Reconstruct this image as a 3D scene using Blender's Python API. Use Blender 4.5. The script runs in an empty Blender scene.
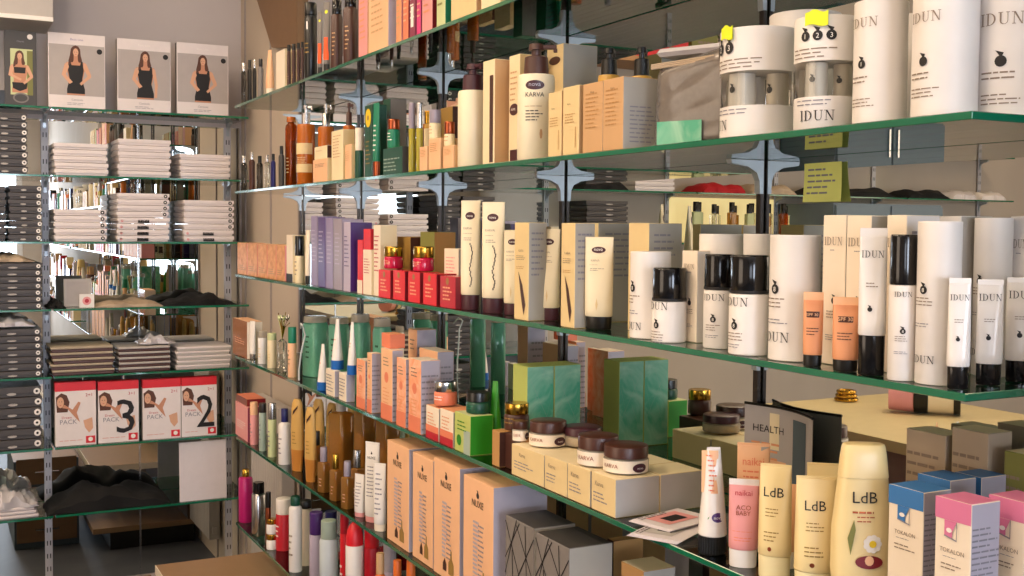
SPOT_W, DAY_W, SIDE_W, LAMP_P = 36, 90, 60, 8
import bpy, math, random
from mathutils import Vector
random.seed(7)
sc = bpy.context.scene
COL = sc.collection
PI = math.pi

# ------------------------------------------------------------------ camera
YAW, PITCH, ROLL, FPX, CYP = 0.47759, 0.045124, 0.0079693, 1120.93, 279.54
CAM = Vector((-1.1193, 0.0, 1.5))
Fv = Vector((math.sin(YAW)*math.cos(PITCH), math.cos(YAW)*math.cos(PITCH), -math.sin(PITCH)))
R0 = Vector((math.cos(YAW), -math.sin(YAW), 0))
U0 = R0.cross(Fv)
Rv = R0*math.cos(ROLL)+U0*math.sin(ROLL)
Uv = -R0*math.sin(ROLL)+U0*math.cos(ROLL)

def y_at(u, x, z):
    """distance along the wall of the point at (x, ?, z) seen in column u"""
    k = (u-512)/FPX
    w = Rv - Fv*k
    return -((x-CAM.x)*w.x + (z-CAM.z)*w.z)/w.y
def x_at(u, y, z):
    k = (u-512)/FPX
    w = Rv - Fv*k
    return CAM.x - ((y-CAM.y)*w.y + (z-CAM.z)*w.z)/w.x
def z_at(v, x, y):
    k = (CYP-v)/FPX
    w = Uv - Fv*k
    return CAM.z - ((x-CAM.x)*w.x + (y-CAM.y)*w.y)/w.z
def depth(x, y, z):
    return (Vector((x, y, z))-CAM).dot(Fv)
def on_plane(u, v, z):
    d = Fv + Rv*((u-512)/FPX) + Uv*((CYP-v)/FPX)
    t = (z-CAM.z)/d.z
    return CAM + d*t

# ------------------------------------------------------------------ materials
MATS = {}
def srgb(h):
    h = h.lstrip('#')
    c = [int(h[i:i+2], 16)/255 for i in (0, 2, 4)]
    return [x/12.92 if x <= 0.04045 else ((x+0.055)/1.055)**2.4 for x in c] + [1]
def MC(name, hexc, rough=0.5, metal=0.0, spec=0.5, coat=0.0, vary=0.06, scale=30, emit=None, power=0):
    m = bpy.data.materials.new(name); m.use_nodes = True
    nt = m.node_tree; b = nt.nodes['Principled BSDF']
    c = srgb(hexc)
    tc = nt.nodes.new('ShaderNodeTexCoord'); nz = nt.nodes.new('ShaderNodeTexNoise')
    nz.inputs['Scale'].default_value = scale
    nt.links.new(tc.outputs['Object'], nz.inputs['Vector'])
    mx = nt.nodes.new('ShaderNodeMix'); mx.data_type = 'RGBA'
    mx.inputs[6].default_value = [min(1, x*(1-vary)) for x in c[:3]]+[1]
    mx.inputs[7].default_value = [min(1, x*(1+vary)) for x in c[:3]]+[1]
    nt.links.new(nz.outputs['Fac'], mx.inputs[0])
    nt.links.new(mx.outputs[2], b.inputs['Base Color'])
    b.inputs['Roughness'].default_value = rough
    b.inputs['Metallic'].default_value = metal
    b.inputs['Specular IOR Level'].default_value = spec
    b.inputs['Coat Weight'].default_value = coat
    if emit:
        b.inputs['Emission Color'].default_value = srgb(emit); b.inputs['Emission Strength'].default_value = power
    MATS[name] = m
    return m
def thin_glass(name, hexc, rough=0.0, body=0.0, ior=1.5, bodycol=None):
    """thin-walled clear or tinted material: tinted see-through plus a fresnel shine, body = milky share"""
    m = bpy.data.materials.new(name); m.use_nodes = True
    nt = m.node_tree; nt.nodes.clear()
    out = nt.nodes.new('ShaderNodeOutputMaterial')
    tr = nt.nodes.new('ShaderNodeBsdfTransparent'); tr.inputs[0].default_value = srgb(hexc)
    gl = nt.nodes.new('ShaderNodeBsdfGlossy'); gl.inputs['Roughness'].default_value = rough
    gl.inputs['Color'].default_value = (1, 1, 1, 1)
    fr = nt.nodes.new('ShaderNodeFresnel'); fr.inputs[0].default_value = ior
    src = tr.outputs[0]
    if body:
        df = nt.nodes.new('ShaderNodeBsdfDiffuse'); df.inputs[0].default_value = srgb(bodycol or hexc)
        tl = nt.nodes.new('ShaderNodeBsdfTranslucent'); tl.inputs[0].default_value = srgb(bodycol or hexc)
        a = nt.nodes.new('ShaderNodeMixShader'); a.inputs[0].default_value = 0.5
        nt.links.new(df.outputs[0], a.inputs[1]); nt.links.new(tl.outputs[0], a.inputs[2])
        b = nt.nodes.new('ShaderNodeMixShader')
        nz = nt.nodes.new('ShaderNodeTexNoise'); nz.inputs['Scale'].default_value = 18
        mr = nt.nodes.new('ShaderNodeMapRange'); mr.inputs[3].default_value = body*0.85; mr.inputs[4].default_value = min(1, body*1.15)
        nt.links.new(nz.outputs['Fac'], mr.inputs[0]); nt.links.new(mr.outputs[0], b.inputs[0])
        nt.links.new(tr.outputs[0], b.inputs[1]); nt.links.new(a.outputs[0], b.inputs[2])
        src = b.outputs[0]
    mx = nt.nodes.new('ShaderNodeMixShader')
    nt.links.new(fr.outputs[0], mx.inputs[0]); nt.links.new(src, mx.inputs[1]); nt.links.new(gl.outputs[0], mx.inputs[2])
    nt.links.new(mx.outputs[0], out.inputs[0])
    MATS[name] = m
    return m
for n, h, r in [
    ('white', 'e9e2dc', .45), ('white_gloss', 'ece6e0', .2), ('warm_white', 'eedfca', .45), ('cream', 'efdcb4', .45),
    ('cream_tube', 'f0e2c2', .38), ('cream_deep', 'e2c894', .5), ('tan', 'cda274', .5), ('tan_dark', 'b98a52', .5),
    ('grey_side', 'b0aaa0', .55), ('lilac_side', 'b5aebb', .55), ('peach', 'f0bb90', .5), ('peach_deep', 'e39a6c', .5),  # grey and lilac sides: cool light on near carton faces, put into colour
    ('coral', 'e4805e', .45), ('orange', 'e2702a', .4), ('orange_neon', 'ff5a1a', .5), ('pink', 'e59a98', .45), ('pink_hot', 'd83a7c', .35),
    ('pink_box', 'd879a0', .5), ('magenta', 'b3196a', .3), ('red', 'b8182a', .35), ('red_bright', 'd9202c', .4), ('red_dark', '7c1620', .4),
    ('red_jar', 'c01440', .15), ('plum', '8a3550', .4), ('brown', '4a2a20', .35), ('brown_red', '44202a', .35), ('black', '14120f', .3),
    ('black_gloss', '100f10', .12), ('ink', '3a302c', .6), ('ink_soft', '8d7a6a', .6), ('ink_black', '181414', .6), ('ink_gold', '9c7a3a', .4),
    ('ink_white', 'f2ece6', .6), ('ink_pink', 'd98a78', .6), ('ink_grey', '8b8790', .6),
    ('dark_grey', '44413f', .5), ('charcoal_box', '4a4544', .5), ('plum_dull', '7d6663', .6), ('counter_beige', 'c9b78c', .5), ('wood_dull', '9a7a58', .5), ('leaf_gold', 'cfa45c', .35), ('leaf_low', 'bd7c34', .35), ('mid_grey', '7d7773', .55), ('slate', '4d5a63', .6), ('slate_blue', '6f7f8c', .6), ('light_grey', 'b9b2ac', .55),
    ('green_dark', '0c4632', .4), ('green_teal', '0f7a5a', .4), ('teal_card', '4fa389', .5), ('teal_bottle', 'a2e2cc', .3), ('lime_card', 'b9c26a', .5),
    ('green_leaf', '2f8a1e', .35), ('green_pale', 'c9cf9a', .5), ('green_deep_box', '1f6d2c', .4), ('olive', '7b7a3a', .5), ('yellow_green', 'a89a2c', .25),
    ('neon_yellow', 'e6ee20', .5), ('yellow', 'e8c61c', .5), ('note_yellow', 'f4f68c', .7), ('purple', '4b2a70', .3), ('purple_light', '8f82a8', .3),
    ('purple_pale', 'b9aec4', .4), ('blue', '1f66b8', .3), ('blue_card', '3b78b8', .5), ('navy', '1c1c5c', .3), ('mauve_silver', '9a8f9c', .3),
    ('skin', 'c98d6e', .6), ('skin_light', 'dba888', .6), ('hair', '5a3424', .6), ('photo_grey', 'b3aaa6', .6), ('photo_white', 'e8dedc', .55),
    ('cloth_black', '0d0c0d', .9), ('cloth_beige', 'b9a48c', .9), ('cloth_grey', 'b0a28e', .9), ('cloth_red', 'b3101c', .8), ('paper', 'd9d0d2', .7),
    ('beige_wall', 'b89f84', .8), ('grey_wall', '9d938f', .85), ('floor_slate', '474a55', .5), ('wood_tan', 'b98a5c', .5), ('wood_dark', '5a3f2a', .5), ('panel_brown', '7d5f42', .6),
    ('amber_solid', 'b5601a', .2), ('gold_solid', 'd6a650', .25), ('lab_yellow', 'ecd49a', .32), ('lab_pearl', 'f2e2b0', .3), ('sage_cap', 'a3b3a4', .35),
    ('sage_body', 'c4cdd0', .35), ('plastic_bag', 'c9c4c8', .25), ('leaf_plant', '4f7d2c', .6), ('flower_yellow', 'e0b52a', .6), ('cord_white', 'd9dcd8', .5)]:
    MC(n, h, r)
MC('gold', 'c79a3c', .22, 1.0); MC('silver', 'c9c6c4', .25, 1.0); MC('chrome', 'd5d8da', .18, 1.0); MC('steel_dark', '4a4441', .35, .8)
MC('bracket_silver', 'b8c0c6', .35, .6); MC('standard_grey', 'cbc7ca', .45, .1); MC('copper', 'a8583a', .3, 1.0)
MC('glass_edge', '0f6a4c', .12, 0, .8, .6, .25, 6)
MC('glass_edge_dark', '2b302e', .15, 0, .8, .5, .2, 6)
thin_glass('shelf_glass', 'e6f3ec', 0.0, 0.0, 1.5)
thin_glass('clear', 'f3f4f0', 0.02, 0.06, 1.45, 'e8e6e0')
thin_glass('clear_dark', '9a948c', 0.02, 0.15, 1.5, '6a625a')
thin_glass('frost', 'efe9e0', 0.25, 0.55, 1.45, 'e6dccb')
thin_glass('amber', 'd9822e', 0.03, 0.35, 1.5, 'c06a1c')
thin_glass('gold_liquid', 'e6c070', 0.03, 0.6, 1.5, 'c89648')
thin_glass('peach_clear', 'f3c9a4', 0.1, 0.55, 1.45, 'eeb288')
thin_glass('teal_clear', 'c4ece0', 0.06, 0.8, 1.45, '8cd4bc')
thin_glass('poly_bag', 'dcdadc', 0.12, 0.35, 1.45, 'c8c2be')
m = MC('mirror', 'dfe3e0', 0.0, 1.0, .5, 0, 0.0)
m = MC('ceiling_paint', 'd8cdc0', .9)
MC('lamp_warm', 'ffffff', .5, emit='ffe0b8', power=LAMP_P); MC('window_light', 'ffffff', .5, emit='e6efff', power=6)
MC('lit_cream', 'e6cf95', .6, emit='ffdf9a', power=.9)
# printed geometric box, cloth folds, wood grain: procedural patterns
def pattern_mat(name, kind, c1, c2, scale, rough=.5):
    m = MC(name, c1, rough, vary=0.0)
    nt = m.node_tree; b = nt.nodes['Principled BSDF']
    tc = nt.nodes.new('ShaderNodeTexCoord'); mp = nt.nodes.new('ShaderNodeMapping')
    nt.links.new(tc.outputs['Object'], mp.inputs['Vector'])
    rm = nt.nodes.new('ShaderNodeMix'); rm.data_type = 'RGBA'; rm.inputs[6].default_value = srgb(c1); rm.inputs[7].default_value = srgb(c2)
    if kind == 'wood':
        t = nt.nodes.new('ShaderNodeTexNoise'); t.inputs['Scale'].default_value = scale; t.inputs['Detail'].default_value = 6
        mp.inputs['Scale'].default_value = (1, 9, 9)
        nt.links.new(mp.outputs[0], t.inputs['Vector']); nt.links.new(t.outputs['Fac'], rm.inputs[0])
    if kind == 'crack':
        t = nt.nodes.new('ShaderNodeTexVoronoi'); t.feature = 'DISTANCE_TO_EDGE'; t.inputs['Scale'].default_value = scale
        nt.links.new(mp.outputs[0], t.inputs['Vector'])
        lt = nt.nodes.new('ShaderNodeMath'); lt.operation = 'LESS_THAN'; lt.inputs[1].default_value = 0.035
        nt.links.new(t.outputs['Distance'], lt.inputs[0]); nt.links.new(lt.outputs[0], rm.inputs[0])
    if kind == 'cloud':
        t = nt.nodes.new('ShaderNodeTexNoise'); t.inputs['Scale'].default_value = scale; t.inputs['Detail'].default_value = 3; t.inputs['Distortion'].default_value = 1.5
        nt.links.new(mp.outputs[0], t.inputs['Vector'])
        mr = nt.nodes.new('ShaderNodeMapRange'); mr.inputs[1].default_value = .35; mr.inputs[2].default_value = .65
        nt.links.new(t.outputs['Fac'], mr.inputs[0]); nt.links.new(mr.outputs[0], rm.inputs[0])
    nt.links.new(rm.outputs[2], b.inputs['Base Color'])
    return m
pattern_mat('wood_top', 'wood', 'c49a6a', 'a87c50', 3)
pattern_mat('wood_face', 'wood', '8a6a48', '6b4d33', 3)
pattern_mat('teal_watercolour', 'cloud', '4fae8c', 'a4d4b8', 14)
pattern_mat('floral_tan', 'cloud', 'e0a470', 'c08048', 30)
pattern_mat('coral_wash', 'cloud', 'ee9a70', 'f4c0a0', 25)
pattern_mat('floor_tiles', 'cloud', '43464f', '53565e', 2)
pattern_mat('wall_paint', 'cloud', 'c4bab6', 'cac0bb', 1.3, .85)
pattern_mat('beige_paint', 'cloud', 'bfb09f', 'c7b8a8', 1.1, .85)

# ------------------------------------------------------------------ mesh building
EPS = 0.0005
class Part:
    def __init__(s):
        s.V = []; s.F = []; s.I = []; s.mats = []
    def mi(s, mat):
        if mat not in s.mats: s.mats.append(mat)
        return s.mats.index(mat)
    def add(s, V, F, mat):
        o = len(s.V); s.V += [tuple(v) for v in V]; k = s.mi(mat)
        for f in F: s.F.append(tuple(o+i for i in f)); s.I.append(k)
    def box(s, cx, cy, z0, L, D, H, mat, front=None, side=None, top=None, back=None, ch=0.0):
        """chamfered box; front = -y face, side = the two x faces"""
        x0, x1, y0, y1, z1 = cx-L/2, cx+L/2, cy-D/2, cy+D/2, z0+H
        c = ch if ch else min(0.0008, L/8, D/8, H/8)
        V = []
        idx = {}
        for ax in range(3):
            for sx in (0, 1):
                for sy in (0, 1):
                    for sz in (0, 1):
                        p = [(x0, x1)[sx], (y0, y1)[sy], (z0, z1)[sz]]
                        sg = [(1, -1)[sx], (1, -1)[sy], (1, -1)[sz]]
                        for a in range(3):
                            if a != ax: p[a] += sg[a]*c
                        idx[(ax, sx, sy, sz)] = len(V); V.append(p)
        def q(ax, side_): # main faces
            o = [a for a in range(3) if a != ax]
            r = []
            for (a, b) in ((0, 0), (1, 0), (1, 1), (0, 1)):
                k = [0, 0, 0]; k[ax] = side_; k[o[0]] = a; k[o[1]] = b
                r.append(idx[(ax, *k)])
            flip = (ax == 1) ^ (side_ == 0)
            return r[::-1] if flip else r
        mt = {(0, 0): side or mat, (0, 1): side or mat, (1, 0): front or mat, (1, 1): back or mat, (2, 0): mat, (2, 1): top or mat}
        for k, mm in mt.items(): s.add([V[i] for i in q(*k)], [(0, 1, 2, 3)], mm)
        E = []
        for ax in range(3):            # edges along ax
            o = [a for a in range(3) if a != ax]
            for a in (0, 1):
                for b in (0, 1):
                    def kk(t):
                        k = [0, 0, 0]; k[ax] = t; k[o[0]] = a; k[o[1]] = b; return k
                    k0, k1 = kk(0), kk(1)
                    f = [idx[(o[0], *k0)], idx[(o[0], *k1)], idx[(o[1], *k1)], idx[(o[1], *k0)]]
                    E.append(f)
        for sx in (0, 1):
            for sy in (0, 1):
                for sz in (0, 1): E.append([idx[(0, sx, sy, sz)], idx[(1, sx, sy, sz)], idx[(2, sx, sy, sz)]])
        s.add(V, E, mat)
        return s
    def loft(s, secs, mat, seg=24, bottom=True, top=True, cx=0, cy=0, capmat=None):
        """secs: (z, a, b, n) superellipse sections, or (z, r)"""
        V = []; F = []; cols = []
        for k, q in enumerate(secs):
            z, a = q[0], q[1]; b = q[2] if len(q) > 2 and not isinstance(q[2], str) else a; n = q[3] if len(q) > 3 and not isinstance(q[3], str) else 2
            mm = q[-1] if isinstance(q[-1], str) else mat
            cols.append(mm)
            for i in range(seg):
                t = 2*PI*(i+.5)/seg; c, d = math.cos(t), math.sin(t)
                V.append((cx+a*math.copysign(abs(c)**(2/n), c), cy+b*math.copysign(abs(d)**(2/n), d), z))
        o = len(s.V); s.V += V
        for k in range(len(secs)-1):
            mi = s.mi(cols[k])
            for i in range(seg):
                j = (i+1) % seg
                s.F.append((o+k*seg+i, o+k*seg+j, o+(k+1)*seg+j, o+(k+1)*seg+i)); s.I.append(mi)
        if bottom: s.F.append(tuple(o+i for i in range(seg))[::-1]); s.I.append(s.mi(cols[0]))
        if top: s.F.append(tuple(o+(len(secs)-1)*seg+i for i in range(seg))); s.I.append(s.mi(capmat or cols[-1]))
        return s
    def poly(s, pts, surf, mat, lift=1):
        """flat outline [(s, z)] laid on a surface"""
        V = [surf(p[0], p[1], EPS*lift) for p in pts]
        s.add(V, [tuple(range(len(V)))], mat); return s
    def patch(s, s0, s1, z0, z1, surf, mat, n=8, lift=1):
        V = []; F = []
        for i in range(n+1):
            q = s0+(s1-s0)*i/n
            V += [surf(q, z0, EPS*lift), surf(q, z1, EPS*lift)]
        for i in range(n): F.append((2*i, 2*i+2, 2*i+3, 2*i+1))
        s.add(V, F, mat); return s
    def disc(s, c, z, r, surf, mat, n=16, rz=None, lift=1):
        rz = rz or r
        V = [surf(c, z, EPS*lift)]
        for k in (.5, 1): V += [surf(c+k*r*math.cos(2*PI*i/n), z+k*rz*math.sin(2*PI*i/n), EPS*lift) for i in range(n)]
        F = [(0, 1+i, 1+(i+1) % n) for i in range(n)]+[(1+i, n+1+i, n+1+(i+1) % n, 1+(i+1) % n) for i in range(n)]
        s.add(V, F, mat); return s
    def text(s, txt, c, z, h, surf, mat, maxw=None, serif=False, lift=2, align='c'):
        V, F, w = serif_polys(txt) if serif else text_polys(txt)
        sx = h
        if maxw and w*h > maxw: sx = maxw/w
        x0 = c - (w*sx/2 if align == 'c' else 0)
        s.add([surf(x0+v[0]*sx, z+v[1]*h, EPS*lift) for v in V], F, mat); return s
    def lines(s, c, z, w, n, dz, surf, mat, h=None, align='l', rnd=None, lift=1.5):
        rnd = rnd or random.Random(int(abs(c*7e3+z*9e3+w*1e4)))
        h = h or dz*0.3
        for k in range(n):
            x = c-w/2; end = c-w/2+w*rnd.uniform(.6, 1)
            while x < end:
                ww = min(w*rnd.uniform(.12, .3), end-x)
                if ww > w*.03:
                    s.patch(x, x+ww, z-k*dz-h, z-k*dz, surf, mat, 2, lift)
                x += ww+w*.04
        return s
    def tube(s, pts, r, mat, seg=8, closed=False):
        pts = [Vector(p) for p in pts]; n = len(pts); V = []; F = []
        for i, p in enumerate(pts):
            a = pts[i-1] if (i > 0 or closed) else p; b = pts[(i+1) % n] if (i < n-1 or closed) else p
            t = (b-a).normalized(); up = Vector((0, 0, 1)) if abs(t.z) < .9 else Vector((1, 0, 0))
            e1 = t.cross(up).normalized(); e2 = t.cross(e1)
            for k in range(seg): V.append(p+e1*math.cos(2*PI*k/seg)*r+e2*math.sin(2*PI*k/seg)*r)
        for i in range(n if closed else n-1):
            j = (i+1) % n
            for k in range(seg): F.append((i*seg+k, i*seg+(k+1) % seg, j*seg+(k+1) % seg, j*seg+k))
        if not closed: F += [tuple(range(seg))[::-1], tuple((n-1)*seg+k for k in range(seg))]
        s.add(V, F, mat); return s
    def prism(s, pts, y0, y1, mat, mat_side=None):
        """outline [(x, z)] extruded along y"""
        n = len(pts)
        s.add([(p[0], y0, p[1]) for p in pts]+[(p[0], y1, p[1]) for p in pts], [tuple(range(n)), tuple(range(n, 2*n))[::-1]], mat)
        s.add([(p[0], y0, p[1]) for p in pts]+[(p[0], y1, p[1]) for p in pts], [(i, (i+1) % n, n+(i+1) % n, n+i) for i in range(n)], mat_side or mat)
        return s
    def xform(s, fn):
        s.V = [fn(v) for v in s.V]; return s
    def build(s, name, parent=None, smooth=True):
        me = bpy.data.meshes.new(name); me.from_pydata([tuple(v) for v in s.V], [], s.F)
        for mm in s.mats: me.materials.append(MATS[mm])
        me.polygons.foreach_set('material_index', s.I)
        if smooth:
            me.polygons.foreach_set('use_smooth', [True]*len(me.polygons))
            me.set_sharp_from_angle(angle=math.radians(38))
        me.update()
        o = bpy.data.objects.new(name, me); COL.objects.link(o)
        if parent: o.parent = parent
        return o

TXT = {}
def text_polys(t):
    if t not in TXT:
        cu = bpy.data.curves.new('t', 'FONT'); cu.body = t; cu.size = 1.38; cu.resolution_u = 2
        o = bpy.data.objects.new('t', cu); COL.objects.link(o)
        bpy.context.view_layer.update()
        me = bpy.data.meshes.new_from_object(o.evaluated_get(bpy.context.evaluated_depsgraph_get()))
        V = [(v.co.x, v.co.y) for v in me.vertices]; F = [tuple(p.vertices) for p in me.polygons]
        bpy.data.objects.remove(o); bpy.data.curves.remove(cu); bpy.data.meshes.remove(me)
        x0 = min(v[0] for v in V); V = [(v[0]-x0, v[1]) for v in V]
        TXT[t] = (V, F, max(v[0] for v in V))
    return TXT[t]
def serif_polys(t):
    """high-contrast book capitals made of strokes"""
    k = 's'+t
    if k in TXT: return TXT[k]
    V = []; F = []; x = 0
    def q(*p):
        o = len(V); V.extend(p); F.append(tuple(range(o, o+len(p))))
    def ser(c, z, w=.3): q((c-w/2, z), (c+w/2, z), (c+w/2, z+.05), (c-w/2, z+.05))
    def stem(c, w, z0=0, z1=1): q((c-w/2, z0), (c+w/2, z0), (c+w/2, z1), (c-w/2, z1))
    for ch in t:
        if ch == 'I': stem(x+.18, .13); ser(x+.18, 0, .36); ser(x+.18, .95, .36); x += .5
        elif ch == 'D':
            stem(x+.18, .13); ser(x+.12, 0, .26); ser(x+.12, .95, .26)
            n = 10; po = []; pi = []
            for i in range(n+1):
                a = -PI/2+PI*i/n
                po.append((x+.3+.52*math.cos(a), .5+.5*math.sin(a))); pi.append((x+.3+.38*math.cos(a), .5+.45*math.sin(a)))
            for i in range(n): q(po[i], po[i+1], pi[i+1], pi[i])
            q((x+.2, 0), (x+.3, 0), (x+.3, .05), (x+.2, .05)); q((x+.2, .95), (x+.3, .95), (x+.3, 1), (x+.2, 1)); x += 1.0
        elif ch == 'U':
            stem(x+.2, .13, .3, 1); stem(x+.74, .05, .3, 1); ser(x+.2, .95, .36); ser(x+.74, .95, .28)
            n = 8
            for i in range(n):
                a, b = PI+PI*i/n, PI+PI*(i+1)/n
                q((x+.45+.315*math.cos(a), .3+.3*math.sin(a)), (x+.45+.315*math.cos(b), .3+.3*math.sin(b)), (x+.48+.23*math.cos(b), .3+.25*math.sin(b)), (x+.48+.23*math.cos(a), .3+.25*math.sin(a)))
            x += 1.0
        elif ch == 'N':
            stem(x+.2, .05); stem(x+.82, .05); ser(x+.2, 0, .28); ser(x+.14, .95, .26); ser(x+.82, .95, .28)
            q((x+.14, 1), (x+.3, 1), (x+.85, 0), (x+.75, 0)); x += 1.05
        else: x += .5
    TXT[k] = (V, F, x)
    return TXT[k]

# ------------------------------------------------------------------ things
LABELS = {}
def tag(o, label, cat, group=None, kind=None):
    o['label'] = label; o['category'] = cat
    if group: o['group'] = group
    if kind: o['kind'] = kind
    LABELS.setdefault(label, []).append(o.name)
    return o
def struct(o):
    o['kind'] = 'structure'; return o
def empty(name, loc=(0, 0, 0), rz=0.0):
    o = bpy.data.objects.new(name, None); COL.objects.link(o); o.empty_display_size = .05
    o.location = loc; o.rotation_euler = (0, 0, rz); return o
def copy_thing(o, loc=None, rz=None, label=None):
    r = o.copy(); COL.objects.link(r)
    for k in list(r.keys()):
        pass
    for ch in o.children:
        c = ch.copy(); COL.objects.link(c); c.parent = r
        for g in ch.children:
            d = g.copy(); COL.objects.link(d); d.parent = c
    if loc is not None: r.location = loc
    if rz is not None: r.rotation_euler = (0, 0, rz)
    if label: r['label'] = label; LABELS.setdefault(label, []).append(r.name)
    return r
def flat(D):
    return lambda s, z, e: (s, -D/2-e, z)
def oval_n(a, b, n):
    def f(s, z, e):
        A, B = a(z), b(z); q = min(.98, abs(s)/A)
        return (s, -B*(1-q**n)**(1/n)-e, z)
    return f
def side_face(L, D):   # the +x face seen from the right, s along +y
    return lambda s, z, e: (L/2+e, s, z)
def round_(r):
    return lambda s, z, e: ((r+e)*math.sin(s/r), -(r+e)*math.cos(s/r), z)
def oval(a, b):
    """a(z), b(z) half widths"""
    def f(s, z, e):
        A, B = a(z), b(z); q = max(-.98, min(.98, s/A))
        return (s, -B*math.sqrt(1-q*q)-e, z)
    return f

# ------------------------------------------------------------------ heights of the glass (m)
Z = {'A': 1.8843, 'B': 1.6105, 'C': 1.3429, 'D': 1.0774, 'E': 0.8131, 'F': 0.5316}
GT = 0.008
XF = -0.2494       # front edge of the glass on the mirror wall
FACE = -PI/2       # things on that wall face the room (-x)
YB = 4.57          # back wall
def top(s): return Z[s]+GT/2+0.0005 if isinstance(s, str) else s

# ------------------------------------------------------------------ kinds of goods
def plum(p, c, z, r, surf, txt=None, mat='ink_black', lift=1.6):
    p.disc(c, z, r, surf, mat, 14, lift=lift)
    p.poly([(c-r*.1, z+r*.8), (c-r*.9, z+r*1.9), (c+r*.5, z+r*1.45), (c+r*.25, z+r*.9)], surf, mat, lift)
    if txt: p.text(txt, c, z-r*.5, r*1.0, surf, 'ink_white', lift=lift+1)

def carton(name, label, cat, sh, u0, u1, u2, vt, off=.01, D=None, L=None, mats=('white', None, None), deco=None, group=None, z0=None, turn=0, H=None, sidedeco=None, obj_name=None):
    """a box whose front left edge is seen in column u0, near front corner in u1, back corner of its near side in u2, top of the corner in row vt"""
    zb = top(sh) if z0 is None else z0
    xf = XF+off
    y1 = y_at(u1, xf, zb)
    if L is None: L = y_at(u0, xf, zb)-y1
    if D is None: D = max(.015, min(.12, x_at(u2, y1, zb)-xf))
    D = min(D, -0.006-xf)
    if H is None: H = z_at(vt, xf, y1)-zb
    H = min(H, .3)
    p = Part(); mm = mats[0]
    p.box(0, 0, 0, L, D, H, mm, front=mm, side=mats[1] or mm, top=mats[2] or mm)
    if deco: deco(p, flat(D), L, H)
    if sidedeco: sidedeco(p, side_face(L, D), D, H)
    o = p.build(name, smooth=False)
    o.location = (xf+D/2, y1+L/2, zb); o.rotation_euler = (0, 0, FACE+turn)
    tag(o, label, cat, group)
    o['top'] = zb+H
    return o

def lathe_spot(sh, u0, u1, vt, off, z0=None):
    zb = top(sh) if z0 is None else z0
    r = .02
    for _ in range(4):
        x = XF+off+r; y = y_at((u0+u1)/2, x, zb); r = abs(u1-u0)/2*depth(x, y, zb)/FPX
    r = min(r, (-0.006-XF-off)/2)
    x = XF+off+r; y = y_at((u0+u1)/2, x, zb)
    return x, y, zb, r, z_at(vt, x, y)-zb

def pack(name, label, cat, sh, u0, u1, vt, maker, off=.01, group=None, z0=None, turn=0.35, H=None, **kw):
    x, y, zb, r, h = lathe_spot(sh, u0, u1, vt, off, z0)
    if H: h = H
    root = empty(name, (x, y, zb), FACE+turn)
    maker(root, r, h, **kw)
    tag(root, label, cat, group)
    root['top'] = zb+h
    return root

# --- makers: build the parts of a thing into root, radius r, height h
def mk_jar(root, r, h, lid='brown', body='frost', fill='cream_tube', lid_h=.42, deco=None, ribs=False, band=None):
    hb = h*(1-lid_h); b = Part()
    b.loft([(0, r*.86), (h*.03, r*.97), (h*.08, r), (hb*.85, r), (hb*.95, r*.95), (hb, r*.88)], body, 32)
    if deco: deco(b, round_(r), r, hb)
    b.build('jar_body', root)
    if body in ('frost', 'clear', 'peach_clear'):
        c = Part(); c.loft([(h*.06, r*.8), (hb*.8, r*.85), (hb*.82, r*.84)], fill, 24); c.build('cream', root)
    l = Part(); rl = r*.97
    l.loft([(hb+.0003, rl*.98), (hb+h*.02, rl), (h-.002, rl), (h-.0006, rl*.985), (h, rl*.95)], lid, 32)
    if band: l.loft([(hb+.001, rl*1.012), (hb+h*.05, rl*1.012)], band, 32, False, False)
    if ribs:
        for i in range(28):
            a = 2*PI*i/28; l.box(rl*math.cos(a), rl*math.sin(a), hb+h*.03, .0012, .0012, h*lid_h*.85, lid)
    l.build('lid', root)

def mk_pot(root, r, h, cap='black_gloss', body='white', cap_h=.45, deco=None, rim=None, shoulder=1.0):
    """straight cylindrical bottle with a cap as wide as its body"""
    hb = h*(1-cap_h); b = Part()
    b.loft([(0, r*.95), (.0015, r), (hb-.002, r*shoulder), (hb-.0005, r*shoulder*.97), (hb, r*.9)], body, 36)
    if deco: deco(b, round_(r), r, hb)
    b.build('body', root)
    l = Part(); l.loft([(hb+.0004, r*.95*shoulder), (hb+.002, r*.975*shoulder), (h-.0025, r*.965*shoulder), (h-.0007, r*.94*shoulder), (h, r*.9*shoulder)], cap, 36)
    if rim: l.loft([(hb+.0006, r*1.0*shoulder), (hb+.004, r*1.0*shoulder)], rim, 36, False, False)
    l.build('cap', root)

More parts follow.
